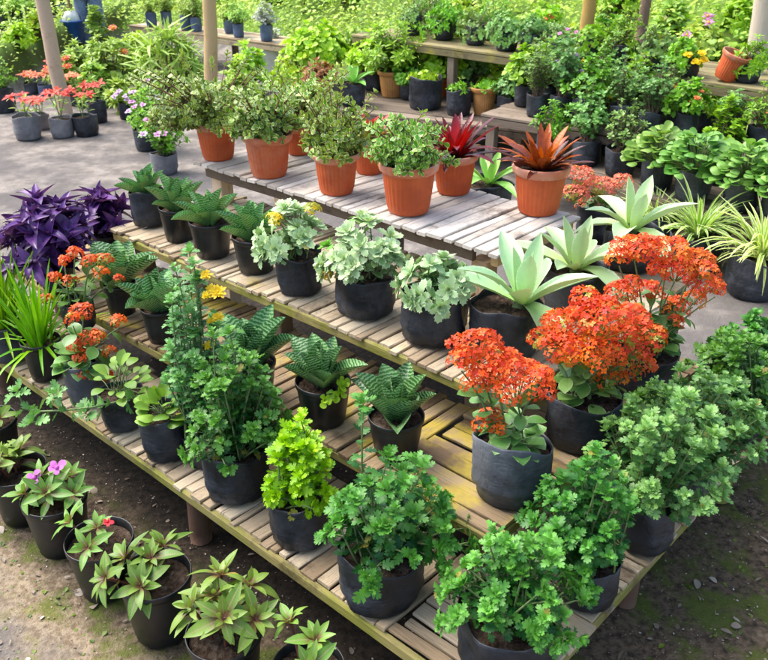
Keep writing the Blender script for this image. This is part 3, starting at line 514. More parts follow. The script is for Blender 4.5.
def g_smum(R, H, ox, o):
    mb = MB(); n = int(25*(R/.14)**1.5)
    for i in range(n):
        tip = dome_tip(R*1.15, H*1.05, ox, 1., .85)
        pts = curve((U(-.04, .04), U(-.04, .04), -.02), tip, (tip[0]*.25, tip[1]*.25, .05))
        mb.tube(pts, .003, .002, 5, mi=1, cap=False)
        along(mb, T_SMUM, pts, .016, .045, .35, .25, 1.1)
        mi = 2 if o.get('mix') and tip[1] > -.01 and rnd.random() < .6 else 0
        rosette(mb, T_SMUM, tip, unit(add(unit(sub(pts[-1], pts[-2])), (0, -.15, .5))), 17, .046, .12, 1.4, .7, mi=mi)
    return mb
def g_jade(R, H, ox, o):
    mb = MB()
    def branch(p, q, bend, leafy, r):
        pts = curve(p, q, bend, 7); mb.tube(pts, r, r*.5, 5, mi=1, cap=False)
        tot = sum(length(sub(b, a)) for a, b in zip(pts, pts[1:])); k = 0; s = 0
        for a, b in zip(pts, pts[1:]):
            seg = length(sub(b, a)); ax = unit(sub(b, a)); u, v = perps(ax); m = max(1, int(seg/.0105))
            for j in range(m):
                s += 1/(6*m); k += 1
                if s < leafy or rnd.random() < .06: continue
                rad0 = u if k % 2 else v
                for sg in (-1, 1):
                    rad = mul(rad0, sg); tl = U(.8, 1.3)
                    d = add(mul(ax, math.cos(tl)), mul(rad, math.sin(tl)))
                    mb.leaf(rnd.choice(T_JADE), mix(a, b, j/m), d, add(sub(mul(ax, math.sin(tl)), mul(rad, math.cos(tl))), (0, -.1, .4)), .0205*U(.65, 1.3), U(0, 1))
        return pts
    R *= 1.22; n = int(50*(R/.16)**1.2)
    for i in range(n):
        kk = U(.75, 1.2); tip = mul(dome_tip(R, H*.9, ox, 1.05, .85), kk)
        p0 = (U(-.02, .02), U(-.02, .02), -.01)
        pts = branch(p0, tip, (tip[0]*.15, tip[1]*.15, .04), .3, .0035)
        for j in range(3):
            s = pts[rnd.randint(2, 5)]
            branch(s, add(s, (U(-.06, .06), U(-.06, .05), U(-.03, .06))), (0, 0, .012), .05, .0018)
    for i in range(28 if o.get('twig') else 15):
        a = U(0, 2*PI); e = U(.75, 1.25) if o.get('twig') else U(.7, 1.)
        tip = (ox+R*e*math.cos(a), R*e*math.sin(a), H*U(.55, 1.2))
        branch((0, 0, 0), tip, (tip[0]*.1, tip[1]*.1, .06), .72, .003)
    return mb
def g_brom(R, H, ox, o):
    mb = MB()
    for i in range(42):
        f = i/41; a = i*2.4+U(-.3, .3); tl = .15+.95*f+U(-.12, .12)
        rad = (math.cos(a), math.sin(a), 0); d = (rad[0]*math.sin(tl), rad[1]*math.sin(tl), math.cos(tl))
        nr = (-rad[0]*math.cos(tl), -rad[1]*math.cos(tl), math.sin(tl))
        mb.leaf(T_BROM[0 if f < .3 else rnd.randint(0, 2)], (rad[0]*.012, rad[1]*.012, -.015), d, nr, (R*1.15)*(.7+.3*f)*U(.75, 1.15), 1-f+U(-.5, .35), U(1.15, 1.7))
    return mb
def g_agave(R, H, ox, o):
    mb = MB(); n = 12
    for i in range(n):
        f = i/(n-1); a = i*2.4+o.get('rot', 0)+U(-.15, .15); tl = .12+1.25*f**.9+U(-.1, .1)
        rad = (math.cos(a), math.sin(a), 0); d = (rad[0]*math.sin(tl), rad[1]*math.sin(tl), math.cos(tl))
        nr = (-rad[0]*math.cos(tl), -rad[1]*math.cos(tl), math.sin(tl))
        k = 0 if f < .3 else rnd.choice((1, 1, 2)) if f < .8 else rnd.choice((2, 1, 3))
        mb.leaf(T_AGAVE[k], (ox*.5+rad[0]*.018, rad[1]*.018, .01), d, nr, max(.2, R*1.2)*(.62+.45*f)*U(.88, 1.15), .75-.5*f+U(-.15, .15), 1.12)
    mb.tube([(ox*.3, 0, -.04), (ox*.5, 0, .03)], .022, .02, 10, mi=1)
    return mb
def g_sans(R, H, ox, o):
    mb = MB(); n = 21 if o['z'] > .55 else 16; L = max(.125, min(.16, H*.95))
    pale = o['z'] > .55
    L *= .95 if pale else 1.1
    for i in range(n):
        f = i/(n-1); a = i*2.4+U(-.25, .25); tl = .06+(.82 if o['z'] > .55 else .9)*f**1.1+U(-.16, .14)
        rad = (math.cos(a), math.sin(a), 0); d = (rad[0]*math.sin(tl)+ox*.8*(1-f), rad[1]*math.sin(tl), math.cos(tl))
        nr = (-rad[0]*math.cos(tl), -rad[1]*math.cos(tl), math.sin(tl))
        mb.leaf(T_SANS[2 if f < .35 else rnd.choice((0, 0, 1))], (rad[0]*.02*f, rad[1]*.02*f, -.012), d, nr, L*(.78+.25*f)*U(.82, 1.2), U(.1, .9), U(.65, 1.0) if pale else U(.85, 1.25))
    if o.get('sprig'):
        for q in ((.03, -.075, .0), (.055, -.07, .015), (.01, -.085, -.005), (.06, -.055, .03)):
            rosette(mb, T_JADE, q, unit((q[0], q[1], .06)), 8, .028, .3, 1.3, .8, mi=2)
    if o.get('sprig'):
        mb.tube(curve((.02, -.05, -.02), (.055, -.07, .015), (0, 0, .02)), .002, k=5, mi=1)
    return mb
def g_kal(R, H, ox, o):
    mb = MB(); L = .062 if not o.get('big') else .078
    if o.get('small') or o.get('fade'): L = .05
    heads = o['heads']; ph = o['ph']
    for hx, hy, hz, hr in heads:
        p0 = (U(-.03, .03), U(-.03, .03), -.02); q = (hx, hy, hz-ph-hr*.25)
        pts = curve(p0, q, (0, 0, .04), 7); mb.tube(pts, .0035, .002, 5, mi=1, cap=False)
        tf = .25
        along(mb, T_KAL, pts[:5] if o.get('tall') else pts[:6], .03, L, tf, .5, 1.15, grow=.3)
    for i in range(10 if o.get('small') else 22):
        a = U(0, 2*PI); p = (math.cos(a)*U(.01, .05), math.sin(a)*U(.01, .05), U(-.01, max(.03, H*.25)))
        d = (math.cos(a), math.sin(a), U(-.25, .6))
        mb.leaf(rnd.choice(T_KAL), p, d, (0, 0, 1), L*U(.8, 1.3), U(.2, .8))
    return mb
def flower_head(name, parent, loc, r, mats, mis=(0,), size=.0092, flat=.6, dens=1.):
    mb = MB(); r *= .89
    m = 1 if r < .014 else max(4, int(3+1.1*(r/.024)**2))
    for c in range(m):
        zc = 1-.85*(c+.5)/m; ac = c*2.39996+U(-.3, .3); sc = math.sqrt(max(0, 1-zc*zc)); q = r if m == 1 else max(.011, r*1.25/math.sqrt(m))*U(.85, 1.15)
        k = 0 if m == 1 else (r-q*.55)*U(.88, 1.08)
        cen = (sc*math.cos(ac)*k, sc*math.sin(ac)*k, zc*k*flat); ax = unit((cen[0]*.8, cen[1]*.8, max(.2*r, cen[2])+.3*r))
        u0, v0 = perps(ax); n = max(9, int(dens*2.2*(q/size)**2)); mi0 = rnd.choice(mis)
        if m > 1: mb.tube([(cen[0]*.15, cen[1]*.15, -r*.45), sub(cen, mul(ax, q*.3))], .0016, .0012, 4, mi=len(mats)-1, cap=False)
        for i in range(n):
            z = 1-.95*(i+.5)/n; a = i*2.39996; s = math.sqrt(max(0, 1-z*z)); e = q*U(.85, 1.1)
            d = add(add(mul(u0, s*math.cos(a)), mul(v0, s*math.sin(a))), mul(ax, z*.62))
            nr = unit(add(d, (U(-.3, .3), U(-.3, .3), .35))); u, v = perps(nr); tt = U(0, 6.28)
            mb.leaf(T_FLOW, add(cen, mul(d, e)), add(mul(u, math.cos(tt)), mul(v, math.sin(tt))), nr, size*U(.6, 1.25), 1.5 if rnd.random() < .015 else U(0, 1), mi=mi0 if rnd.random() < .7 else rnd.choice(mis))
    return mb.build(name, mats, parent, loc)
def daisy(name, parent, loc, r, mats, n=16, ax=(0, -.5, .85), layers=2):
    mb = MB(); a = unit(ax)
    for l in range(layers): rosette(mb, T_PETAL, (0, 0, .001*l), a, n, r*(1-.25*l), 1.0-.4*l, 1.35-.4*l, .6, aged=False, inner=.9, jit=.12, sw=.55 if n > 8 else 1.2)
    mb.raw(*ball(mul(a, r*.1), r*.27, 8, 5), mi=1)
    return mb.build(name, mats, parent, loc)
def ball(c, r, k=10, m=6, sq=1.):
    V = []; 
    for i in range(m+1):
        t = PI*i/m
        for j in range(k):
            V.append((c[0]+r*max(.02, math.sin(t))*math.cos(2*PI*j/k), c[1]+r*max(.02, math.sin(t))*math.sin(2*PI*j/k), c[2]-r*sq*math.cos(t)))
    return V, [(i*k+j, i*k+(j+1) % k, (i+1)*k+(j+1) % k, (i+1)*k+j) for i in range(m) for j in range(k)]
def g_imp(R, H, ox, o):
    mb = MB(); n = o.get('n', 4); L = .085 if not o.get('low') else .07
    for i in range(n):
        a = 2.4*i+U(-.4, .4); rr = R*.72*math.sqrt((i+.4)/n)
        tip = (ox+rr*math.cos(a), rr*math.sin(a), max(.03, H*U(.5, .85)*(1-.3*rr/R)))
        pts = curve((tip[0]*.35, tip[1]*.35, -.03), tip, (0, 0, .02)); mb.tube(pts, .0045, .0035, 6, mi=1)
        rosette(mb, T_LANCE, tip, unit((tip[0]*1.2, tip[1]*1.2-.03, .16)), 10 if not o.get('v') else 12, L, .35, 1.45, .6, sw=1.05)
        if not o.get('low'): along(mb, T_LANCE, pts, .022, L*.95, .45, .4, 1.25)
    return mb
def g_iris(R, H, ox, o):
    mb = MB()
    for i in range(80):
        a = U(0, 2*PI); r = U(0, .05); tl = abs(rnd.gauss(0, .3)); drop = rnd.random() < .2
        if drop: tl = U(.7, 1.1)
        d = (math.sin(tl)*math.cos(a)+ox*.5, math.sin(tl)*math.sin(a), math.cos(tl))
        mb.leaf(T_IRIS[2 if drop else rnd.choice((0, 0, 1))], (r*math.cos(a), r*math.sin(a), -.02), d, (-math.cos(a), -math.sin(a), .3), (H+.02)*U(.45, 1.05), U(.1, .9), U(.55, 1.1))
    return mb
def g_trad(R, H, ox, o):
    mb = MB(); R *= 1.15; n = int(17*(R/.15)**1.5)
    for i in range(n):
        tip = dome_tip(R, H, ox, 1., .72)
        pts = curve((U(-.03, .03), U(-.03, .03), -.02), tip, (tip[0]*.15, tip[1]*.15, .05)); mb.tube(pts, .0045, .0035, 6, mi=1)
        along(mb, T_TRAD, pts, .028, .12, .25, .4, 1.05, sw=1.15)
        rosette(mb, T_TRAD, tip, unit(add(unit(sub(pts[-1], pts[-2])), (0, 0, .5))), 6, .115, .25, 1.3, .75, sw=1.15)
    return mb
def g_spider(R, H, ox, o):
    mb = MB()
    for i in range(120):
        a = U(0, 2*PI); tl = U(.05, 1.); rad = (math.cos(a), math.sin(a), 0)
        d = (rad[0]*math.sin(tl), rad[1]*math.sin(tl), math.cos(tl))
        mb.leaf(rnd.choice(T_SPID), (rad[0]*.03*rnd.random(), rad[1]*.03*rnd.random(), -.01), d, (-rad[0]*math.cos(tl), -rad[1]*math.cos(tl), math.sin(tl)), R*U(.7, 1.35), U(0, 1), U(.9, 1.5))
    return mb
def g_ger(R, H, ox, o):
    mb = MB(); R *= 1.12; H *= 1.05; n = int(150*(R/.2)**1.2)
    for i in range(n):
        tip = dome_tip(R, H, ox, 1.05, .8); pts = curve((U(-.03, .03), U(-.03, .03), -.01), tip, (tip[0]*.1, tip[1]*.1, .03), 5)
        mb.tube(pts, .0022, .0018, 4, mi=1, cap=False)
        out = unit((tip[0], tip[1], .02)); nr = unit((tip[0]*.9/R+U(-.3, .3), tip[1]*.9/R+U(-.3, .3)-.3, 1))
        mb.leaf(rnd.choice(T_ROUND), tip, out, nr, .056*U(.65, 1.25), U(.2, 1.)*(.55+.45*max(0, tip[2])/H))
    return mb
def g_leafy(R, H, ox, o):
    mb = MB(); n = 26 if not o.get('low') else 30
    H *= .75
    for i in range(n):
        tip = dome_tip(R, H*(.75 if o.get('low') else 1), ox, 1., .8); pts = curve((U(-.02, .02), U(-.02, .02), -.02), tip, (0, 0, .03), 5)
        mb.tube(pts, .002, .0016, 4, mi=1, cap=False)
        mb.leaf(rnd.choice(T_KAL if not o.get('low') else T_ROUND), tip, unit((tip[0], tip[1], .03)), unit((tip[0]*3, tip[1]*3-.2, 1)), .05*U(.6, 1.2), U(.2, 1))
    return mb
def g_shrub(R, H, ox, o):
    mb = MB(); c = o.get('c', 0); low = o.get('low')
    if not low and o['far']: R *= 1.3; H = H*1.3+.04
    n = 14 if low else int(34*max(.8, (R/.15)**1.2))
    L = {0: .045, 1: .05, 2: .05, 3: .04, 4: .05, 5: .036}[c]; TS = T_LANCE if c in (2, 4) or (c == 0 and rnd.random() < .55) else T_KAL if c in (0, 1) else T_MUM
    if c == 5 and rnd.random() < .4: TS = T_SMUM
    L *= U(.8, 1.15); hang = o['z'] > .8; spire = c == 5 and not hang
    L *= max(1., min(1.6, R/.3))
    for i in range(n):
        tip = dome_tip(R*(1.25 if hang else .85 if spire else 1), H*(1.05 if spire else 1), ox, 1., 1.5 if hang else .45 if spire else .7); kk = U(.7, 1.3); tip = (tip[0]*U(.8, 1.1), tip[1], max(-.1, tip[2]*kk)); pts = curve((U(-.03, .03), U(-.03, .03), -.02), tip, (0, 0, .03), 5)
        mb.tube(pts, .003, .0016, 4, mi=1, cap=False)
        along(mb, TS, pts, .02, L, .3, .4, 1.1)
        rosette(mb, TS, tip, unit(add(unit(sub(pts[-1], pts[-2])), (0, -.1, .4))), 8, L, .3, 1.4, .65)
    return mb
def g_redf(R, H, ox, o):
    mb = MB(); o['pts'] = []
    for i in range(4):
        a = i*1.7+U(-.3, .3); tip = (R*.5*math.cos(a), R*.5*math.sin(a), H*U(.75, 1)); pts = curve((U(-.03, .03), U(-.03, .03), -.03), tip, (0, 0, .03))
        mb.tube(pts, .004, .003, 5, mi=1); along(mb, T_LANCE, pts, .03, .07, .3, .5, 1.2); o['pts'].append(tip)
    return mb
GEN = dict(mum=g_mum, ymum=g_mum, smum=g_smum, jade=g_jade, brom=g_brom, agave=g_agave, sans=g_sans, kal=g_kal, imp=g_imp, iris=g_iris, trad=g_trad, spider=g_spider, ger=g_ger, leafy=g_leafy, shrub=g_shrub, redf=g_redf, vinca=g_shrub)

LM = dict(
 mum=lambda: leafmat('chrysanthemum_leaf', (.016, .095, .022), (.19, .43, .09)),
 lime=lambda: leafmat('lime_chrysanthemum_leaf', (.15, .36, .02), (.44, .68, .07)),
 gray=lambda: leafmat('grey_green_chrysanthemum_leaf', (.04, .14, .04), (.27, .48, .16)),
 dark=lambda: leafmat('deep_green_chrysanthemum_leaf', (.016, .085, .02), (.16, .39, .075)),
 smum=lambda: leafmat('silvery_chrysanthemum_leaf', (.15, .27, .09), (.48, .60, .34), edge=(.58, .66, .46), edge_at=.42, rough=.6, trans=.15),
 smix=lambda: leafmat('green_young_leaf', (.08, .22, .04), (.24, .46, .12)),
 jade=lambda: leafmat('variegated_jade_leaf', (.085, .23, .03), (.30, .48, .09), edge=(.78, .76, .40), edge_at=.385, trans=.2, rough=.38),
 agave=lambda: leafmat('agave_leaf', (.24, .40, .20), (.50, .64, .40), base=(.40, .58, .18), edge=(.58, .68, .46), edge_at=.46, rough=.45, trans=.12, veins=0.),
 agaveb=lambda: leafmat('bright_agave_leaf', (.16, .36, .08), (.4, .62, .2), rough=.4, trans=.15),
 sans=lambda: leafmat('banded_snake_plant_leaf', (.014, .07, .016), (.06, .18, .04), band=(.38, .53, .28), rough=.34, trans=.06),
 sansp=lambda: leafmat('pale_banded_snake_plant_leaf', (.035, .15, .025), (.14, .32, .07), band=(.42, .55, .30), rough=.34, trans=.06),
 kal=lambda: leafmat('kalanchoe_leaf', (.045, .14, .03), (.2, .36, .11), edge=(.3, .4, .2), edge_at=.46, rough=.35, trans=.12),
 imp=lambda: leafmat('impatiens_leaf', (.045, .14, .025), (.26, .42, .10), rib=(.34, .32, .14), base=(.2, .07, .05)),
 iris=lambda: leafmat('iris_blade', (.06, .24, .012), (.28, .56, .05)),
 trad=lambda: leafmat('purple_spiderwort_leaf', (.028, .008, .060), (.19, .075, .27), rough=.32, trans=.15, tip=(.06, .015, .09)),
 spider=lambda: leafmat('striped_spider_plant_blade', (.20, .42, .04), (.40, .60, .10), edge=(.78, .80, .48), edge_at=.27),
 ger=lambda: leafmat('geranium_leaf', (.11, .28, .05), (.38, .58, .18)),
 leafy=lambda: leafmat('seedling_leaf', (.07, .19, .03), (.26, .46, .10)),
 brom0=lambda: leafmat('crimson_bromeliad_leaf', (.05, .008, .012), (.40, .018, .022), rough=.25, trans=.2, tip=(.10, .015, .025)),
 brom1=lambda: leafmat('orange_bromeliad_leaf', (.08, .012, .012), (.55, .085, .018), rough=.25, trans=.2, base=(.16, .02, .02)),
 brom2=lambda: leafmat('red_tipped_bromeliad_leaf', (.10, .14, .03), (.28, .3, .09), tip=(.55, .04, .03), rough=.3),
 c0=lambda: leafmat('glossy_shrub_leaf', (.05, .17, .02), (.32, .56, .08)),
 c1=lambda: leafmat('lime_shrub_leaf', (.17, .38, .025), (.52, .72, .11)),
 c2=lambda: leafmat('yellow_green_shrub_leaf', (.20, .40, .06), (.54, .70, .2)),
 c3=lambda: leafmat('silver_shrub_leaf', (.35, .4, .35), (.6, .63, .58)),
 c4=lambda: leafmat('reddish_shrub_leaf', (.16, .06, .03), (.42, .25, .1)),
 c5=lambda: leafmat('grey_green_shrub_leaf', (.07, .19, .05), (.33, .52, .18)),
 red=lambda: leafmat('red_bract', (.50, .03, .03), (.78, .13, .09), rough=.5),
 salmon=lambda: leafmat('salmon_bract', (.62, .12, .05), (.8, .28, .14), rough=.5),
 kflow=lambda: leafmat('orange_red_petal', (.56, .05, .010), (.84, .165, .035), rough=.5, trans=.2),
 kflowl=lambda: leafmat('light_orange_red_petal', (.60, .075, .012), (.86, .19, .045), rough=.5, trans=.2),
 kflow2=lambda: leafmat('orange_petal', (.60, .13, .01), (.80, .25, .04), rough=.5, trans=.2),
 kflow3=lambda: leafmat('scarlet_petal', (.56, .06, .010), (.84, .18, .036), rough=.5, trans=.2),
 kfade=lambda: leafmat('faded_peach_petal', (.52, .10, .06), (.74, .27, .17), rough=.6, trans=.2),
 bud=lambda: leafmat('green_bud', (.2, .24, .04), (.45, .42, .09)),
 yel=lambda: leafmat('yellow_petal', (.75, .48, .01), (.88, .68, .03), rough=.5),
 pink=lambda: leafmat('pink_petal', (.62, .2, .52), (.78, .42, .7), rough=.5),
 magenta=lambda: leafmat('magenta_petal', (.50, .10, .42), (.66, .22, .58), rough=.5),
 lilac=lambda: leafmat('lilac_petal', (.55, .35, .62), (.72, .55, .78), rough=.5),
 rose=lambda: leafmat('red_petal', (.6, .02, .05), (.75, .06, .08), rough=.5),
)
def lm(k): return LM[k]()

# ------------------------------------------------------------ pots
def bag_mesh(D, ph, seed, taper=.93, tall=False, k=44):
    r_ = random.Random(seed); R = D/2
    w = [(r_.randint(2, 7), U(0, 6.28), U(.008, .026)) for _ in range(4)]; lean = (U(-.03, .03), U(-.03, .03))
    wr = [(r_.randint(9, 17), U(0, 6.28), U(3, 12)) for _ in range(4)]
    top = ph*(1.0 if not tall else 1.0)
    def fn(r, z, t, i):
        f = z/ph
        q = 1+sum(a*math.sin(n*t+p+3.5*f) for n, p, a in w)+.012*sum(math.sin(n*t*.5*2//1+p+s*f*3) for n, p, s in wr)*(.3+.7*abs(math.sin(f*5+t)))*.5
        zz = z
        if f > .8: zz = z+ph*.05*math.sin(2*t+w[0][1])*(f-.8)/.2+ph*.02*math.sin(5*t+w[1][1])*(f-.8)/.2+(ph*.13*math.cos(t+2.2)*(f-.8)/.2 if tall else 0)
        return r*q*(1+.012*math.sin(7*f+3*t+w[2][1])*math.sin(11*t+9*f+w[3][1])), zz
    pr = [(.02*R, .002), (.55*R*taper, .0), (R*taper*.93, .004), (R*taper*1.0, ph*.05), (R*taper*1.015, ph*.16), (R*.975, ph*.28), (R*.985, ph*.36), (R*.965, ph*.44), (R*.985, ph*.55), (R*.975, ph*.66), (R*.99, ph*.76), (R*.99, ph*.85), (R*1.0, ph*.93), (R*1.0, ph*.985), (R*.985, ph), (R*.965, ph*.985), (R*.955, ph*.9), (R*.945, ph*.8)]
    mb = MB(); mb.lathe(pr, k, fn); return mb
def nursery_mesh(D, ph):
    R = D/2; b = .76
    pr = [(.02*R, 0), (R*b*.9, 0), (R*b, .004), (R*(b+.06), ph*.25), (R*(b+.12), ph*.5), (R*(b+.18), ph*.8), (R*.955, ph*.86), (R*.96, ph*.885), (R*1.0, ph*.89), (R*1.005, ph*.93), (R*1.01, ph*.985), (R*.995, ph), (R*.97, ph*.99), (R*.95, ph*.9), (R*.93, ph*.75)]
    mb = MB(); mb.lathe(pr, 44, lambda r, z, t, i: (r*(1+.008*math.sin(2*t+R*90)), z*(1+.012*math.sin(t+R*70) if z > ph*.5 else 1))); return mb
def terra_meshes(D, ph):
    R = D/2; k = 120
    def fn(r, z, t, i):
        f = z/ph
        if .1 < f < .78 and r > R*.62: r = r*(1+.022*max(-.5, math.cos(30*t)))
        return r, z
    pr = [(.02*R, 0), (R*.62, 0), (R*.66, .003), (R*.675, ph*.05), (R*.69, ph*.085), (R*.70, ph*.11), (R*.745, ph*.3), (R*.785, ph*.48), (R*.815, ph*.64), (R*.835, ph*.77), (R*.84, ph*.785), (R*.85, ph*.845), (R*.82, ph*.85), (R*.78, ph*.7)]
    a = MB(); a.lathe(pr, k, fn)
    pr = [(R*.845, ph*.842), (R*.93, ph*.835), (R*.965, ph*.85), (R*.985, ph*.88), (R*.99, ph*.91), (R*1.0, ph*.925), (R*1.005, ph*.955), (R*.995, ph*.985), (R*.965, ph), (R*.93, ph*.995), (R*.90, ph*.97), (R*.885, ph*.9), (R*.87, ph*.8)]
    b = MB(); b.lathe(pr, 72)
    return a, b
def soil_mesh(R, z, amp=.006):
    V = []; F = []; k = 28; rings = 7
    for i in range(rings+1):
        r = R*i/rings
        for j in range(k):
            t = 2*PI*j/k; V.append((r*math.cos(t), r*math.sin(t), z+(U(-amp, amp) if 0 < i < rings else 0)+.006*(1-i/rings)))
    F = [(i*k+j, (i+1)*k+j, (i+1)*k+(j+1) % k, i*k+(j+1) % k) for i in range(rings) for j in range(k)]
    mb = MB(); mb.raw(V, F); return mb

NAMES = dict(jade=('potted_jade_plant', 'jade plant'), brom=('potted_bromeliad', 'bromeliad'), sans=('potted_snake_plant', 'snake plant'), smum=('potted_silver_chrysanthemum', 'chrysanthemum'), agave=('potted_agave', 'agave'), kal=('potted_kalanchoe', 'kalanchoe'), trad=('potted_spiderwort', 'spiderwort'), ymum=('potted_daisy', 'daisy'), iris=('potted_iris', 'iris'), leafy=('potted_seedling', 'seedling'), mum=('potted_chrysanthemum', 'chrysanthemum'), imp=('potted_impatiens', 'impatiens'), redf=('potted_red_flower', 'flower pot'), shrub=('potted_shrub', 'potted shrub'), vinca=('potted_periwinkle', 'periwinkle'), ger=('potted_geranium', 'geranium'), spider=('potted_spider_plant', 'spider plant'))
def potted(i, row):
    kind, x, y, z, D, ph, R, H, ox, label, grp, o = row
    o = dict(o); o['ph'] = ph; o['far'] = y > 4.2; o['z'] = z
    nm, cat = NAMES[kind]
    th = thing(nm, label, cat, (x, y, z+.002), grp)
    style = o.get('pot') if isinstance(o.get('pot'), str) else None
    style = style or ('terra' if kind in ('jade', 'brom') else 'nursery' if kind in ('sans', 'imp') or (kind == 'iris' and 'straight' in label) else 'bag')
    R_s = D*.46; far = y > 5
    if style == 'terra':
        a, b = terra_meshes(D, ph); och = 'ochre' in label or 'banded' in label
        p = a.build('pot', OCHRE if och else TERRA, th); b.build('rim', OCHRE if och else TERRA_RIM, p); R_s = D*.42
    elif style == 'nursery': nursery_mesh(D, ph).build('pot', NURS, th)
    else:
        m = BAGM
        if o.get('bag') == 'tall' or 'leggy' in label: m = BAGG
        if 'grey bag' in label: m = BAGLG
        if 'bm' in o: m = (BAGM, BAGG)[o['bm']]
        if 'blue' in label and 'bag' in label or 'bluish' in label or 'lavender' in label: m = BAGB
        bag_mesh(D, ph, i, .9 if not o.get('bag') else .86, o.get('bag') == 'tall', 44 if not far else 24).build('pot', m, th)
    soil_mesh(R_s, ph*(.86 if not o.get('bag') else .74)).build('soil', SOIL, th)
    mb = GEN[kind](R, max(H, .05), ox, o)
    stem = STEM
    if kind == 'jade': mats = [lm('jade'), STEM_RED]
    elif kind == 'mum': mats = [lm('lime' if o.get('lime') else 'gray' if o.get('gray') else 'dark' if o.get('dark') else 'mum'), STEM]
    elif kind == 'ymum': mats = [lm('gray'), STEM]
    elif kind == 'smum': mats = [lm('smum'), STEM, lm('smix')]
    elif kind == 'brom': mats = [lm('brom%d' % o['v'])]
    elif kind == 'agave': mats = [lm('agaveb' if o.get('bright') else 'agave'), STEM]
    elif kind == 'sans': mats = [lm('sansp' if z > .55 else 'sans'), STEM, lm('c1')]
    elif kind == 'imp': mats = [lm('imp'), STEM_RED]
    elif kind == 'shrub': mats = [lm('c%d' % o.get('c', 0)), STEM_BR]
    elif kind in ('redf', 'vinca'): mats = [lm('c2' if kind == 'redf' else 'c0'), STEM]
    elif kind == 'trad': mats = [lm('trad'), lm('trad')]
    else: mats = [lm(kind), STEM]
    mb.build('foliage', mats, th, (0, 0, ph*.9))
    if kind == 'kal':
        fm = [lm('kfade'), lm('bud')] if o.get('fade') else [lm('kflowl'), lm('bud')] if o.get('small') or o.get('big') else [lm('kflow3'), lm('kflow'), lm('bud')] if o.get('bag') else [lm('kflow'), lm('kflow2'), lm('bud')]
        mis = (0, 0, 0, 0, 0, 1) if len(fm) == 3 else (0,)*9+(1,)
        if 'widest' in label: mis = (0,)*10+(1, 2)
        for hx, hy, hz, hr in o['heads']: flower_head('flower_head', th, (hx, hy, hz), hr, fm, mis, flat=.62 if not o.get('tall') else .42)
    if kind == 'ymum':
        for hx, hy, hz, hr in o['heads']: daisy('flower', th, (hx, hy, hz), hr*.95, [lm('yel'), lm('yel')])
    if kind == 'smum' and o.get('yb'):
        for hx, hz in ((-.07, .13), (.055, .165))[:o['yb']] if o['yb'] == 2 else ((-.13, .01),): flower_head('flower_head', th, (hx, -.05, ph+hz), .034, [lm('yel'), lm('bud')], (0, 0, 1, 1), .0065, .8)
    if kind == 'imp' and o.get('bloom'):
        if o['bloom'] == 'pink':
            for q in ((-.03, -.03, .1), (.03, -.0, .115)): daisy('flower', th, (q[0], q[1], ph+q[2]-.012), .027, [lm('magenta'), lm('magenta')], 5, layers=1)
        else: daisy('flower', th, (.03, .01, ph+.05), .016, [lm('rose'), lm('rose')], 5, layers=1)
    if kind == 'redf':
        for q in o['pts']:
            f = MB(); rosette(f, T_LANCE, (0, 0, 0), unit((0, -.3, 1)), 11, .075, .9, 1.5, .6, sw=1.2); f.build('flower_head', lm('salmon' if o.get('salmon') else 'red'), th, (q[0], q[1], q[2]+ph*.9))
    if kind == 'vinca':
        for j in range(7):
            q = dome_tip(R*1.35, H*1.3+.04, ox, 1., .7); daisy('flower', th, (q[0], -abs(q[1])-.03, q[2]*1.02+ph*.9+.03), .03, [lm('lilac' if 'lilac' in label or j % 3 == 0 else 'pink'), lm('pink')], 5, layers=1)
    if kind == 'shrub' and 4.3 < y < 7 and i % 4 == 1:
        fc = ('salmon', 'pink', 'yel', 'lilac')[i//4 % 4]
        for j in range(3): q = dome_tip(R, H*1.2, ox, 1., .5); daisy('flower', th, (q[0], -abs(q[1])-.04, q[2]+ph*.9+.02), .018, [lm(fc), lm('yel')], 8)
    if kind == 'shrub' and o.get('bl'): daisy('flower', th, (0, -R*.75, ph+H*.62), .03, [lm('salmon'), lm('yel')], 10)
    if kind == 'shrub' and o.get('yel'):
        for q in ((-.05, -.11, .06), (0, -.13, .02), (.03, -.12, .07), (.05, -.13, .03)): daisy('flower', th, (q[0], q[1], ph+q[2]-.04), .032, [lm('yel'), lm('yel')], 8)
    if 'trailing branch' in label:
        b = MB(); pts = [sub(p, (x, y, z)) for p in BRANCH]; b.tube(pts, .004, .0025, 6, mi=1)
        along(b, T_MUM, pts, .016, .05, .12, .45, 1.1)
        for q, dz in ((pts[-1], .05), (pts[-3], .07), (pts[-2], -.03), (pts[3], -.03)):
            e = add(q, (U(-.03, .0), U(-.02, .02), dz)); st = curve(q, e, (0, 0, .01), 5); b.tube(st, .0025, k=5, mi=1); rosette(b, T_MUM, e, unit((-.3, -.3, .8)), 10, .055, .3, 1.4, .6)
        b.build('trailing_branch', [lm('gray'), STEM], th)
    return th

for i, row in enumerate(PLANTS): potted(i, row)

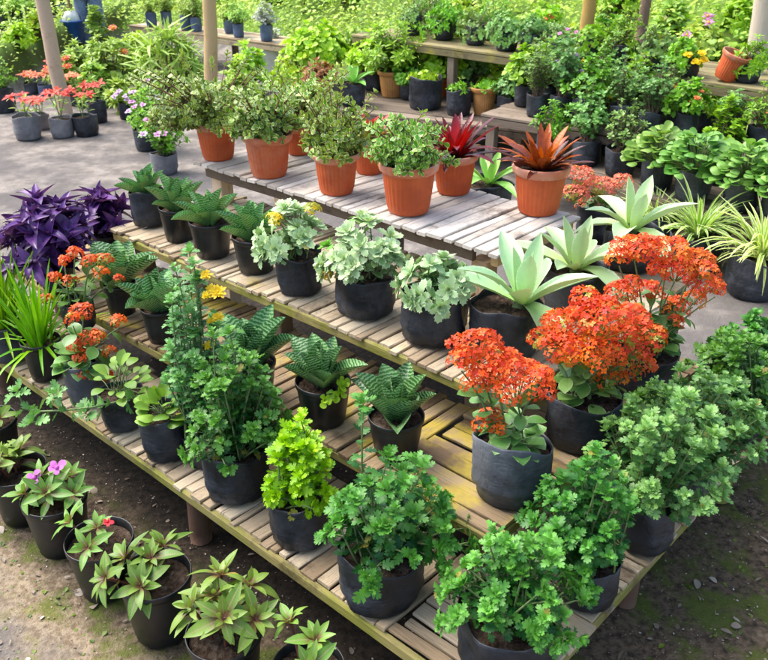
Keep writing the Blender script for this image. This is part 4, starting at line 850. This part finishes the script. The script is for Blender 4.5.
# ------------------------------------------------------------ the stepped wooden stand
stand = thing('plant_stand', 'stepped wooden plant stand of bamboo slats with four levels wrapping a corner', 'plant stand', (*AB(2, 1.6), 0))
SX, SY = AB(2, 1.6)
def rel(p): return (p[0]-SX, p[1]-SY, p[2])
def P3(a, b, z): q = AB(a, b); return (q[0]-SX, q[1]-SY, z)
D1 = (E1[0], E1[1], 0); D2 = (E2[0], E2[1], 0)
def slats(name, a0, a1, b0, b1, z, run, wid, mat, th=.011, ragged=.016, round_=.006):
    """a deck of slats whose long sides run along direction 1 (E1) or 2 (E2)"""
    mb = MB(); lo, hi = (b0, b1) if run == 1 else (a0, a1); q = lo
    while q < hi-.008:
        w = min(wid*U(.6, 1.35), hi-q); g = U(.003, .010)
        s0, s1 = (a0, a1) if run == 1 else (b0, b1)
        s0 += U(-ragged, ragged*.4); s1 += U(-ragged, ragged)
        c = q+w/2; zz = z-th/2+U(-.004, .002)
        if run == 1: cen, ax, ay = P3((s0+s1)/2, c, zz), mul(D1, (s1-s0)/2), mul(D2, (w-g)/2)
        else: cen, ax, ay = P3(c, (s0+s1)/2, zz), mul(D2, (s1-s0)/2), mul(D1, (w-g)/2)
        tilt = U(-.05, .05)
        mb.box(cen, ax, add(ay, (0, 0, tilt*(w-g)/2)), (0, 0, th/2), U(0, 1), 0, round_, .0016)
        q += w
    return mb.build(name, mat, stand, None, False)
def beam(name, p, q, w, h, mat, parent=stand, jit=.002, bev=.005):
    d = sub(q, p); u = unit(d); s = unit(cross(u, (0, 0, 1)))
    mb = MB(); mb.box(mix(p, q, .5), mul(d, .5), mul(s, w/2), (0, 0, h/2), U(0, 1), 0, bev, jit)
    return mb.build(name, mat, parent, None, False)
def post(a, b, z0, z1, r, mat, sq=False, parent=stand):
    mb = MB(); p = P3(a, b, z0); q = P3(a+U(-.01, .01), b, z1)
    if sq: mb.box(mix(p, q, .5), mul(sub(q, p), .5), mul(D1, r), mul(D2, r), U(0, 1), 0, .004, .002)
    else: mb.tube([mix(p, q, t/5) for t in range(6)], r*1.04, r*.97, 14)
    return mb.build('post', mat, parent, None, not sq)
# level 1
s = slats('slat_shelf', .985, 3.75, 1.082, 1.42, .25, 2, .045, PLANK)
slats('slat_shelf', .635, .98, 1.085, 3.05, .25, 1, .05, PLANK)
beam('edge_rail', P3(.64, 1.079, .221), P3(3.75, 1.079, .221), .018, .034, RAIL)
beam('edge_rail', P3(.642, 1.10, .221), P3(.642, 3.05, .221), .018, .034, RAIL)
beam('edge_rail', P3(1.0, 1.4, .218), P3(3.75, 1.4, .218), .03, .035, PLANK_OLD)
beam('edge_rail', P3(.96, 1.45, .218), P3(.96, 3.05, .218), .03, .035, PLANK_OLD)
for a in (1.84, 3.2): post(a, 1.135, 0, .206, .034, POST)
post(.71, 1.16, 0, .206, .032, POST); post(.705, 2.46, 0, .206, .035, RAIL); post(.705, 1.8, 0, .206, .03, POST); post(.93, 2.98, 0, .2, .03, POST)
# level 2
slats('slat_shelf', 1.27, 3.55, 1.352, 1.79, .43, 2, .045, PLANK2)
slats('slat_shelf', .875, 1.265, 1.355, 2.54, .43, 1, .06, PLANK2)
beam('edge_rail', P3(.88, 1.356, .403), P3(3.55, 1.356, .403), .016, .03, RAIL)
beam('edge_rail', P3(.884, 1.38, .403), P3(.884, 2.53, .403), .016, .03, RAIL)
for a, b in ((.97, 1.43), (2.0, 1.44), (3.2, 1.44), (.95, 2.47)): post(a, b, 0, .39, .03, POLE_YEL if b > 2 else POST, b > 2)
# level 3
slats('slat_shelf', 1.05, 3.08, 1.66, 2.30, .61, 2, .045, PLANK)
slats('slat_shelf', 1.05, 1.43, 2.31, 2.95, .61, 1, .055, PLANK)
beam('edge_rail', P3(1.06, 1.662, .581), P3(3.06, 1.662, .581), .018, .034, RAIL)
beam('edge_rail', P3(1.075, 1.71, .583), P3(1.075, 2.94, .583), .016, .03, RAIL)
for a, b in ((1.16, 1.74), (2.1, 1.74), (2.98, 1.745), (1.14, 2.86)): post(a, b, 0, .565, .03, PLANK_OLD, True)
# level 4
slats('slat_shelf', 1.435, 3.1, 2.11, 2.62, .80, 2, .055, PLANK_TOP, .013, .006, .003)
beam('edge_rail', P3(1.56, 2.15, .758), P3(3.05, 2.15, .758), .022, .05, PLANK_OLD)
beam('edge_rail', P3(1.56, 2.58, .758), P3(3.05, 2.58, .758), .022, .05, PLANK_OLD)
beam('edge_rail', P3(1.465, 2.13, .764), P3(1.465, 2.60, .764), .03, .044, POLE_YEL)
for a, b in ((1.55, 2.2), (3.02, 2.2), (1.55, 2.56), (3.02, 2.56), (2.3, 2.56)): post(a, b, 0 if b > 2.4 else .012, .73, .034, PLANK_OLD if a < 2.9 and b > 2.4 else POLE_PALE, True)

# ------------------------------------------------------------ benches behind
def bench(name, label, p, q, depth, z, mat, legmat, wid=.09, boards=0, leg_n=4, group=None):
    """p, q: two ends of the front edge on the plan"""
    d = unit((q[0]-p[0], q[1]-p[1], 0)); n = (-d[1], d[0], 0)
    if n[1] < 0: n = mul(n, -1)
    L = math.hypot(q[0]-p[0], q[1]-p[1]); th = thing(name, label, 'bench', (p[0], p[1], 0), group)
    def at(s, t, zz): return add(add(mul(d, s), mul(n, t)), (0, 0, zz))
    mb = MB(); t = 0
    while t < depth-.01:
        w = min(wid*U(.85, 1.15), depth-t)
        mb.box(at(L/2+U(-.02, .02), t+w/2, z-.01), mul(d, L/2), mul(n, w/2-.005), (0, 0, .01), U(0, 1), 0, .003, .002); t += w
    mb.build('slat_top', mat, th, None, False)
    mb = MB(); mb.box(at(L/2, .02, z-.05), mul(d, L/2-.02), mul(n, .012), (0, 0, .027), .4, 0, .004, .002); mb.build('front_rail', mat, th, None, False)
    for i in range(leg_n):
        s = .08+(L-.16)*i/(leg_n-1)
        for t in (.06, depth-.06):
            mb = MB(); mb.box(at(s, t, (z-.08)/2), (0, 0, (z-.08)/2), mul(d, .035), mul(n, .03), U(0, 1), 0, .004, .002); mb.build('leg', legmat, th, None, False)
    for i in range(boards):
        s = L*.45+(L*.53)*(i+U(.2, .8))/boards
        mb = MB(); mb.box(at(s, .055, (z-.1)/2), (0, 0, (z-.1)/2), mul(d, U(.035, .07)), mul(n, .008), U(0, 1), 0, .002, .002); mb.build('front_board', rnd.choice((POLE_PALE, PLANK, PLANK_OLD, POLE_PALE)), th, None, False)
    return th
bench('pallet_bench', 'low pallet bench with a short wooden leg carrying the round-leaved geraniums', (.881, 5.526), (2.513, 3.766), .6, .28, PLANK_OLD, POLE_PALE, .1)
bench('plank_bench', 'middle plank bench of grey pots in front of upright pale boards', (.683, 6.009), (2.70, 4.437), .52, .5, PLANK_OLD, PLANK_OLD, .1)
bench('plank_bench', 'top plank bench with yellowed edge and upright pale boards below', (-.30, 7.73), (2.85, 4.67), .8, .82, PLANK_MOSS, PLANK_OLD, .12, boards=15, leg_n=5)
bench('low_bench', 'low plank bench holding bowls and mixed pots behind the top shelf', (-1.113, 7.227), (1.237, 6.027), 1.5, .35, PLANK_OLD, PLANK_OLD, .12, leg_n=3)
bench('far_bench', 'far plank bench of blue-grey bags beyond the yellow pole', (-3.43, 11.81), (-1.03, 9.81), .55, .42, PLANK, PLANK_OLD, .12, leg_n=3)

# ------------------------------------------------------------ poles
def pole(label, base, top, r, mat):
    th = MB(); n = 9
    th.tube([add(mul(sub(top, base), i/(n-1)), (U(-.006, .006), U(-.006, .006), 0)) for i in range(n)], r*1.05, r*.92, 16)
    o = th.build('wooden_pole', mat, None, base); return tag(o, label, 'pole', 'poles of the shade house')
pole('pale pole leaning over the red-flowered pots', (-2.933, 7.742, 0.000), (-3.004, 7.742, 2.090), 0.062, POLE_PALE)
pole('upright yellowish pole rising behind the jade with bare twigs', (-1.589, 7.703, 0.000), (-1.435, 7.703, 2.097), 0.06, POLE_YEL)
pole('orange-brown post standing at the back of the top plank bench', (1.515, 6.550, 0.928), (1.487, 6.550, 1.824), 0.048, POLE_ORANGE)
pole('dark weathered post slanting above the top plank bench', (1.830, 6.250, 0.927), (1.874, 6.250, 1.913), 0.036, POLE_DARK)
pole('thick whitewashed post behind the dark leafy shrub', (2.467, 5.750, 0.811), (2.416, 5.750, 2.313), 0.062, POLE_WHITE)
pole('short dark post top far behind the lime shrubs', (0.926, 9.400, 0.549), (0.866, 9.400, 1.834), 0.06, POLE_DARK)
pole('grey-white post far behind the bowl-grown shrubs', (0.527, 9.200, 0.575), (0.559, 9.200, 1.834), 0.055, POLE_WHITE)

# ------------------------------------------------------------ terrain
def hgt(x, y):
    y0 = 7.55-.9*(x-.9) if x > .4 else 8.0+2.6*smooth(.4, -1.2, x)+2.2*smooth(-1, -3, x)
    h = .40*max(0, y-y0)
    h *= .45+.55*smooth(-4, 1, x)
    bank = .44*smooth(-3.98, -4.16, x)*smooth(8.9, 9.5, y)*1.06
    h = max(h, bank)
    wob = .5*math.sin(x*3.1+y*1.7)*math.sin(y*2.7-x*1.3)+.3*math.sin(x*7.3-y*5.1)
    near = smooth(9, 2.5, math.hypot(x, y-2.2))
    return min(h, 6)+wob*(.012 if near > .3 else .02)+max(0, h-.05)*.05*wob
xs = np.concatenate([np.linspace(-60, -6, 24), np.linspace(-5.8, 4, 150), np.linspace(4.3, 60, 24)])
ys = np.concatenate([np.linspace(-20, .2, 14), np.linspace(.3, 14, 190), np.linspace(14.5, 90, 26)])
gv = [(x, y, hgt(x, y)) for y in ys for x in xs]; nx_ = len(xs)
gf = [(j*nx_+i, j*nx_+i+1, (j+1)*nx_+i+1, (j+1)*nx_+i) for j in range(len(ys)-1) for i in range(nx_-1)]
def ground_mat():
    m, t, b = nt('nursery_ground', .92); L = t.links
    tc = N(t, 'ShaderNodeTexCoord'); v = tc.outputs['Object']
    def dot(d):
        n = N(t, 'ShaderNodeVectorMath', operation='DOT_PRODUCT'); L.new(v, n.inputs[0]); n.inputs[1].default_value = (*d, 0); return n.outputs['Value']
    a = dot(E1); bb = dot(E2)
    n1 = noise(t, v, 1.3, 6, .6); n2 = noise(t, v, 7, 7, .62); n3 = noise(t, v, 45, 5, .65); n4 = noise(t, v, 160, 3, .6)
    w = math_(t, 'ADD', math_(t, 'MULTIPLY', math_(t, 'SUBTRACT', n1, .5), .35), math_(t, 'MULTIPLY', math_(t, 'SUBTRACT', n2, .5), .45))
    d = math_(t, 'MINIMUM', math_(t, 'MINIMUM', math_(t, 'SUBTRACT', a, .27), math_(t, 'SUBTRACT', 3.5, a)), math_(t, 'MINIMUM', math_(t, 'SUBTRACT', bb, .70), math_(t, 'SUBTRACT', 3.05, bb)))
    darkish = ramp(t, math_(t, 'ADD', d, w), -.06, .12)  # mask of the darker, browner soil over and around the stand's footprint
    sand = mixc(t, ramp(t, n2, .32, .7), (.14, .123, .107), (.29, .256, .222))
    sand = mixc(t, ramp(t, n1, .43, .58, 0, .8), sand, (.105, .095, .09))
    soil = mixc(t, ramp(t, n3, .3, .7), (.028, .020, .013), (.14, .10, .065))
    soil = mixc(t, ramp(t, n2, .46, .62, 0, .85), soil, (.075, .10, .014))
    soil = mixc(t, ramp(t, n4, .66, .72, 0, .8), soil, (.26, .23, .2))
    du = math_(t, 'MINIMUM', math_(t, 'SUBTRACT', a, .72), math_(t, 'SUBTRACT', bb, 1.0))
    under = mixc(t, ramp(t, n3, .3, .75), (.010, .008, .006), (.045, .032, .022))  # shade below the stand, painted into the soil as a near-black colour
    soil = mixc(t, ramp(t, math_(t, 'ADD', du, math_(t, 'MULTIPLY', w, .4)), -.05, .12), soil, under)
    trans = ramp(t, math_(t, 'ADD', d, w), -.28, -.02)
    edge = mixc(t, ramp(t, n3, .35, .65), (.16, .115, .07), (.30, .24, .16))
    edge = mixc(t, ramp(t, n2, .52, .64, 0, .75), edge, (.16, .16, .035))
    col = mixc(t, darkish, mixc(t, trans, sand, edge), soil)
    hz = N(t, 'ShaderNodeSeparateXYZ'); L.new(v, hz.inputs[0])
    grass = mixc(t, n3, (.06, .13, .02), (.22, .32, .06))
    ge = N(t, 'ShaderNodeNewGeometry'); gz = N(t, 'ShaderNodeSeparateXYZ'); L.new(ge.outputs['Normal'], gz.inputs[0])
    grass = mixc(t, ramp(t, gz.outputs[2], .45, .9, .85, 0), grass, mixc(t, n2, (.02, .018, .01), (.12, .12, .03)))
    col = mixc(t, ramp(t, math_(t, 'ADD', hz.outputs[2], math_(t, 'MULTIPLY', n2, .12)), .10, .28), col, grass)
    L.new(col, b.inputs['Base Color']); b.inputs['Specular IOR Level'].default_value = .2
    bump(t, b, math_(t, 'ADD', n3, math_(t, 'MULTIPLY', n4, .5)), .7, .012)
    return m
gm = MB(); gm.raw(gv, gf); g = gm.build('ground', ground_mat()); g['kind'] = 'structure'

# litter and pebbles on the damp soil
lit = MB(); T_CHIP = template([(0, .15), (.3, .35), (.7, .3), (1, .08)], .2, .5, 2)
PEB = plainmat('pale_litter', (.13, .095, .06), (.55, .49, .42), 3, .8, .2, .002, .3, tintmix=.8)
for i in range(5200):
    side = rnd.random()
    if side < .5: a, b = U(-.1, .75), U(.95, 3.2)
    elif side < .85: a, b = U(.8, 3.2), U(.35, 1.15)
    else: a, b = U(.7, 3), U(1.1, 1.8)
    q = AB(a, b); t = U(0, 6.28); big = rnd.random() < .05
    lit.leaf(T_CHIP, (q[0], q[1], hgt(*q)+.004), (math.cos(t), math.sin(t), U(-.1, .4)), (U(-.6, .6), U(-.6, .6), 1), U(.003, .008) if not big else U(.01, .024), rnd.random()**3, U(.5, 1.2))
for i in range(170):
    a, b = rnd.choice(((U(-.1, .62), U(1., 3.)), (U(1.1, 3.1), U(.4, 1.05))))
    q = AB(a, b); tt = U(0, 6.28); lit.leaf(rnd.choice(T_LANCE+T_KAL), (q[0], q[1], hgt(*q)+.007), (math.cos(tt), math.sin(tt), U(-.05, .2)), (U(-.5, .5), U(-.5, .5), 1), U(.018, .042), U(0, .45), U(.7, 1.2))
lo = lit.build('leaf_litter', PEB); lo['kind'] = 'stuff'; lo['label'] = 'pale dead leaf bits and chips scattered on damp soil around the stand'
wd = MB()
for i in range(420):
    a, b = (U(.0, .6), U(1.2, 2.6)) if rnd.random() < .55 else (U(1.2, 3.), U(.42, .72))
    q = AB(a+rnd.gauss(0, .05), b); wd.leaf(rnd.choice(T_KAL), (q[0], q[1], hgt(*q)), (math.cos(i*2.4), math.sin(i*2.4), U(.1, .6)), (0, 0, 1), U(.008, .02), rnd.random())
wo = wd.build('moss', leafmat('moss_leaf', (.05, .09, .012), (.14, .2, .03))); wo['kind'] = 'stuff'; wo['label'] = 'low green moss and tiny weeds on the damp soil beside the stand'

# ------------------------------------------------------------ greenery of the hillside
hill = MB()
for i in range(120000):
    x = U(-5.5, 9); y = U(6.2, 15.5)
    h = hgt(x, y)
    if h < .10 or abs(x/y) > .62: continue
    a = U(0, 6.28); k = U(.03, .07)
    hill.leaf(rnd.choice(T_LANCE if i % 3 else T_KAL), (x, y, h+rnd.random()**2*(.35+.75*(.5+.5*math.sin(x*3.7+y*2.1)*math.sin(y*3.3-x*2.4)))), (math.cos(a), math.sin(a)-.3, U(-.2, 1.3)), (U(-.5, .5), -.5, 1), k, min(1, max(0, .5+.35*math.sin(x*2.3+y)*math.sin(y*1.9-x)+U(-.3, .3))), U(.8, 1.4))
ho = hill.build('hillside_foliage', leafmat('lime_hillside_leaf', (.13, .30, .03), (.50, .68, .15))); ho['kind'] = 'stuff'; ho['label'] = 'dense lime green ground cover growing over the hillside'
def bush(label, x, y, R, H, c, name='bush', kind='shrub', blooms=None, grp='bushes beyond the stand', scale=1.):
    z = hgt(x, y); th = thing(name, label, 'bush', (x, y, z), grp)
    n0 = {'shrub': 0}
    mb = MB(); n = int(60*max(.6, (R/.35)**1.5))
    for i in range(n):
        tip = dome_tip(R, H, 0, 1.05, .75); pts = curve((U(-.06, .06)*R*4, U(-.06, .06)*R*4, 0), tip, (0, 0, .1*H), 6)
        mb.tube(pts, .007, .003, 4, mi=1, cap=False); TS = T_IRIS if kind == 'strap' else T_LANCE if i % 2 else T_KAL; L = .09*scale if kind != 'strap' else .45
        sw = 1. if kind != 'strap' else 2.
        if kind == 'strap': rosette(mb, T_IRIS, tip, unit((tip[0], tip[1], .4)), 7, .3, .3, 1.3, .6, sw=2.)
        else:
            along(mb, TS, pts, .05, L, .3, .45, 1.1); rosette(mb, TS, tip, unit(add(unit(sub(pts[-1], pts[-2])), (0, -.1, .3))), 9, L, .3, 1.4, .7)
    mb.build('foliage', [lm('c%d' % c), STEM_BR], th)
    if blooms:
        for j in range(blooms[1]):
            q = dome_tip(R, H, 0, 1, .6); daisy('flower', th, (q[0], min(q[1], 0)-.05-R*.3, q[2]+.05), .055, [lm(blooms[0]), lm('yel')], 9)
    return th
bush('strap-leaved lime bush left of the yellow pole', -2.201, 8.766, 0.394, 0.728, 2, kind='strap')
bush('pale leafy bush with two red blooms right of the blue bucket', -2.849, 9.075, 0.364, 0.729, 2, blooms=('salmon', 2))
bush('low bush with long red flowers at the leaning pole', -3.496, 9.403, 0.199, 0.445, 2, blooms=('red', 5))
bush('thin pale bush between the two poles', -2.677, 9.403, 0.221, 0.630, 1)
bush('low green bush right behind the red flowers', -2.969, 8.766, 0.208, 0.440, 2)
bush('pale round bush behind the jade twigs, right of the yellow pole', -1.436, 8.384, 0.259, 0.480, 2)
bush('bright bush behind the left end of the low bench', -0.950, 9.635, 0.362, 0.559, 1)
bush('lime field bush right of the leaning pole', -3.432, 9.754, 0.229, 0.501, 2)
bush('airy lime bush between the bucket and the strap-leaved bush', -2.924, 10.261, 0.288, 0.589, 1)
bush('low lime bush behind the periwinkles', -2.266, 8.116, 0.194, 0.284, 2)
bush('tall pale bush directly left of the yellow pole', -1.993, 8.970, 0.191, 0.567, 2)
bush('low pale bush behind the lilac periwinkle', -2.612, 8.384, 0.140, 0.291, 2)
bush('small bright bush left of the leaning pole', -4.119, 9.877, 0.185, 0.245, 1)
bush('feathery lime bush hiding the legs of the person', -3.748, 11.435, 0.199, 0.718, 2)
bush('bright bush below the mossy bank left of the bucket', -4.149, 10.533, 0.172, 0.282, 1)
bush('pale leafy bush between yellow pole and pale wall', -1.483, 9.403, 0.266, 0.548, 1)
bush('tall lime bush on the hillside above the top plank bench', 1.594, 10.267, 0.352, 0.479, 1)
bush('lime bush filling the gap left of the banded terracotta pot', 0.844, 9.182, 0.238, 0.537, 1)
bush('pale lime bush far left of the small tree', -1.424, 13.520, 0.310, 0.578, 2)
bush('silvery bush beside the pale wall', -1.338, 10.533, 0.196, 0.557, 3)
bush('spreading lime bush in the middle above the low bench', -0.450, 11.435, 0.450, 0.549, 1)
bush('dark bush behind the young tree', -1.637, 13.090, 0.390, 0.671, 0)
bush('dark bush in the upper middle of the hillside', 0.240, 13.090, 0.451, 0.562, 0)
bush('pale grey-green bush under the top plank bench end', 1.019, 10.819, 0.327, 0.477, 5)
bush('light bush beside the grey-white post', 0.841, 13.090, 0.390, 0.507, 5)
bush('small-leaved bush above the far bench', -2.666, 14.720, 0.436, 0.623, 2)
bush('pale bush above the blue-grey bags', -3.953, 15.540, 0.529, 0.621, 2)
bush('lime bush at the top behind the bowl-grown shrubs', -0.643, 14.464, 0.528, 0.583, 2)
bush('deep green bush between the orange-brown and dark posts', 2.250, 8.586, 0.235, 0.345, 0)
bush('pale green bush behind the pothos row', 1.526, 8.586, 0.293, 0.363, 2)
bush('lime bush with a pink bloom above the yellow flowers', 2.728, 7.516, 0.259, 0.339, 2, blooms=('pink', 3))
bush('lime bush left of the whitewashed post', 3.075, 7.636, 0.175, 0.328, 1, blooms=('pink', 1))
bush('yellow-green bush right of the dark slanting post', 2.564, 7.887, 0.217, 0.370, 2)
# young round-headed tree
def small_tree(label, x, y, h, R, c):
    z = hgt(x, y); th = thing('young_tree', label, 'tree', (x, y, z))
    mb = MB(); mb.tube(curve((0, 0, -.03), (.03, 0, h), (.03, 0, 0), 8), .03, .018, 10)
    tips = []
    for i in range(14):
        a = i*2.4; t = (R*.7*math.cos(a), R*.7*math.sin(a), h+R*U(-.1, .9)); mb.tube(curve((.03, 0, h-.1), t, (0, 0, .08), 5), .011, .004, 5); tips.append(t)
    mb.build('trunk', STEM_BR, th); cr = MB()
    for t in tips:
        for k in range(9):
            e = add(t, (rnd.gauss(0, R*.22), rnd.gauss(0, R*.22), rnd.gauss(0, R*.2))); rosette(cr, T_KAL, e, unit((e[0], e[1], .4)), 7, .09, .3, 1.4, U(.3, .8))
    cr.build('crown', lm('c%d' % c), th)
small_tree('small tree with thin pale trunk and round yellow-green crown behind the bright bush', -1.134, 12.303, 0.506, .3, 1)

# ------------------------------------------------------------ blocks, tipped pot, bucket, person
def block(name, label, cx, cy, z0, sx, sy, sz, rz, mat, cat):
    mb = MB(); c, s = math.cos(rz), math.sin(rz)
    mb.box((0, 0, sz/2), (c*sx/2, s*sx/2, 0), (-s*sy/2, c*sy/2, 0), (0, 0, sz/2), .5, 0, .012, .003)
    return tag(mb.build(name, mat, None, (cx, cy, z0), False), label, cat)
block('concrete_block', 'pale grey concrete block between the banded terracotta pot and the middle bench', 1.260, 8.338, 0, .34, .3, .40, -.7, CONC, 'block')
block('plank', 'weathered plank lying on the mossy bank under the black bags', -4.62, 11.4, .455, .3, 2.9, .045, .0, PLANK_OLD, 'plank')
block('low_wall', 'low white wall behind the tall narrow black pot', 1.308, 9.877, 0, .9, .12, .32, -.7, CONC, 'wall')
block('low_wall', 'low pale wall beside the bright bush, under the silvery shrub', -1.338, 10.233, 0, .42, .14, .36, -.3, CONC, 'wall')
tp = thing('terracotta_pot', 'empty terracotta pot tipped on its side beside the yellow flowers', 'pot', TIPPED)
a, b = terra_meshes(.19, .17); p = a.build('pot', TERRA, tp); b.build('rim', TERRA_RIM, p); tp.rotation_euler = (math.radians(12), math.radians(17), 0)

bk = thing('bucket', 'blue plastic bucket held by the person far behind the leaning pole', 'bucket', BUCKET)
BLUE = plainmat('blue_plastic', (.02, .09, .42), (.04, .15, .58), 6, .4, .1, .002, .5)
mb = MB(); mb.lathe([(.005, 0), (.098, 0), (.108, .006), (.135, .255), (.146, .257), (.146, .272), (.136, .275), (.132, .26), (.11, .03)], 40); mb.build('body', BLUE, bk)
mb = MB(); mb.tube([(.14*math.cos(t), 0, .265+.2*math.sin(t)) for t in [PI*i/14 for i in range(15)]], .004, k=6); mb.build('handle', plainmat('wire', (.3, .3, .3), (.5, .5, .5), 9, .35), bk)
sk = MB(); sk.lathe([(.01, 0), (.09, 0), (.11, .06), (.105, .12), (.07, .17), (.02, .185)], 28, lambda r, z, t, i: (r*(1+.07*math.sin(5*t+z*30)+.04*math.sin(9*t)), z+.01*math.sin(3*t)))
tag(sk.build('plastic_sack', plainmat('white_plastic', (.7, .7, .7), (.82, .82, .82), 12, .4), None, (BUCKET[0], BUCKET[1], BUCKET[2]+.2)), 'crumpled white plastic sack bulging out of the blue bucket', 'sack')

def skin_body(name, joints, edges, mat, parent):
    me = bpy.data.meshes.new(name); me.from_pydata([j[:3] for j in joints], edges, []); me.materials.append(mat)
    o = bpy.data.objects.new(name, me); C.objects.link(o); o.parent = parent
    s = o.modifiers.new('skin', 'SKIN'); s.use_smooth_shade = True
    for v, j in zip(me.skin_vertices[0].data, joints): v.radius = (j[3], j[4] if len(j) > 4 else j[3])
    me.skin_vertices[0].data[0].use_root = True
    m = o.modifiers.new('sub', 'SUBSURF'); m.levels = 2; m.render_levels = 2
    return o
SKINM = plainmat('skin', (.36, .2, .13), (.45, .27, .18), 8, .55, .1, .001)
JEAN = plainmat('blue_denim', (.12, .17, .32), (.25, .32, .5), 30, .85, .3, .002)
SHIRT = plainmat('blue_shirt', (.08, .14, .4), (.13, .22, .52), 12, .85, .3, .002)
pe = thing('person', 'person in blue shirt and pale jeans holding a blue bucket in one hand', 'person', PERSON)
hb = (BUCKET[0]-PERSON[0], BUCKET[1]-PERSON[1], BUCKET[2]-PERSON[2]+.47)
J = [(0, 0, .92, .13, .1), (0, 0, 1.12, .13, .095), (0, 0, 1.3, .15, .1), (0, 0, 1.42, .1, .08), (0, -.01, 1.5, .05), (0, -.02, 1.56, .065), (0, -.03, 1.63, .085, .095), (0, -.02, 1.70, .075, .085), (0, -.01, 1.75, .04),
     (-.17, 0, 1.38, .065), (hb[0]*.75-.02, hb[1]*.4, 1.12, .045), (hb[0], hb[1], hb[2]+.12, .03), (hb[0], hb[1], hb[2]+.04, .034, .02), (hb[0], hb[1]-.01, hb[2]-.02, .03, .018),
     (.17, 0, 1.38, .065), (.24, .02, 1.12, .045), (.25, -.06, .9, .032), (.25, -.08, .82, .034, .02), (.25, -.09, .77, .028, .016),
     (-.09, 0, .84, .09), (-.10, -.02, .48, .062), (-.10, .02, .1, .042), (-.10, -.02, .045, .04), (-.10, -.14, .03, .035),
     (.09, 0, .84, .09), (.11, -.02, .48, .062), (.12, .02, .1, .042), (.12, -.02, .045, .04), (.12, -.14, .03, .035)]
ED = [(0, 1), (1, 2), (2, 3), (3, 4), (4, 5), (5, 6), (6, 7), (7, 8), (2, 9), (9, 10), (10, 11), (11, 12), (12, 13), (2, 14), (14, 15), (15, 16), (16, 17), (17, 18), (0, 19), (19, 20), (20, 21), (21, 22), (22, 23), (0, 24), (24, 25), (25, 26), (26, 27), (27, 28)]
skin_body('body', J, ED, SKINM, pe)
def cloth(name, idx, ed, mat, grow):
    mp = {k: n for n, k in enumerate(idx)}
    return skin_body(name, [(*J[k][:3], J[k][3]+grow, (J[k][4] if len(J[k]) > 4 else J[k][3])+grow) for k in idx], [(mp[a_], mp[b_]) for a_, b_ in ed], mat, pe)
cloth('shirt', [1, 0, 2, 3, 9, 10, 14, 15], [(1, 0), (1, 2), (2, 3), (2, 9), (9, 10), (2, 14), (14, 15)], SHIRT, .014)
cloth('jeans', [0, 19, 20, 21, 24, 25, 26], [(0, 19), (19, 20), (20, 21), (0, 24), (24, 25), (25, 26)], JEAN, .017)
for sx in (-.03, .03):
    mb = MB(); mb.raw(*ball((sx, -.118, 1.645), .011, 8, 6)); mb.build('eye', plainmat('dark_eye', (.02, .015, .01), (.03, .02, .015)), pe)
mb = MB(); mb.tube([(0, -.115, 1.65), (0, -.135, 1.615), (0, -.118, 1.605)], .009, .012, 8); mb.build('nose', SKINM, pe)
mb = MB(); mb.tube([(-.022, -.115, 1.578), (0, -.121, 1.575), (.022, -.115, 1.578)], .005, k=6); mb.build('mouth', plainmat('lip', (.3, .1, .08), (.35, .13, .1)), pe)
mb = MB(); mb.raw(*ball((0, .0, 1.69), .105, 18, 10, .95)); mb.build('hair', plainmat('dark_hair', (.015, .01, .008), (.03, .02, .015), 60, .5), pe)
for hx, hy, hz in ((hb[0], hb[1], hb[2]), (.25, -.09, .8)):
    for k in range(5):
        mb = MB(); xx = hx+(-.027+.018*k if k < 4 else .035); l = (.05, .058, .055, .045, .035)[k]
        mb.tube([(xx, hy-.005, hz), (xx, hy-.02, hz-l*.5), (xx, hy-.012, hz-l*.85), (xx, hy+.008, hz-l*.95)], .0085, .0065, 7); mb.build('finger', SKINM, pe)

# ------------------------------------------------------------ camera, light, world
sc = bpy.context.scene
cam = bpy.data.cameras.new('camera'); co = bpy.data.objects.new('camera', cam); C.objects.link(co); sc.camera = co
co.location = (0, 0, 1.8); co.rotation_euler = (math.radians(90-26.8), 0, 0)
cam.sensor_width = 36; cam.lens = 36*832/768; cam.clip_end = 300; cam.clip_start = .05
cam.dof.use_dof = True; cam.dof.focus_distance = 2.5; cam.dof.aperture_fstop = 10.
EL, AZ = 58., -62.     # sun up and to the left, a little behind the stand
AZR = math.radians(AZ)
sv = (math.sin(AZR)*math.cos(math.radians(EL)), math.cos(AZR)*math.cos(math.radians(EL)), math.sin(math.radians(EL)))
from mathutils import Vector
sun = bpy.data.lights.new('sun', 'SUN'); so = bpy.data.objects.new('sun', sun); C.objects.link(so)
so.rotation_euler = Vector(sv).to_track_quat('Z', 'Y').to_euler(); so.location = (0, 0, 12)
sun.energy = 1.25; sun.angle = math.radians(50); sun.color = (1, .98, .95)
w = bpy.data.worlds.new('World'); sc.world = w; w.use_nodes = True
bg = w.node_tree.nodes['Background']; sky = w.node_tree.nodes.new('ShaderNodeTexSky'); sky.sky_type = 'NISHITA'; sky.sun_disc = False
sky.sun_elevation = math.radians(EL); sky.sun_rotation = AZR; sky.dust_density = 4; sky.air_density = 1.; sky.ozone_density = 1.
w.node_tree.links.new(sky.outputs[0], bg.inputs[0]); bg.inputs[1].default_value = .105
vs = sc.view_settings; vs.view_transform = 'Standard'; vs.look = 'None'; vs.gamma = 1; vs.exposure = 1.93
try: vs.use_curve_mapping = False
except Exception: pass
sc.cycles.max_bounces = 6; sc.cycles.diffuse_bounces = 3; sc.cycles.transmission_bounces = 4
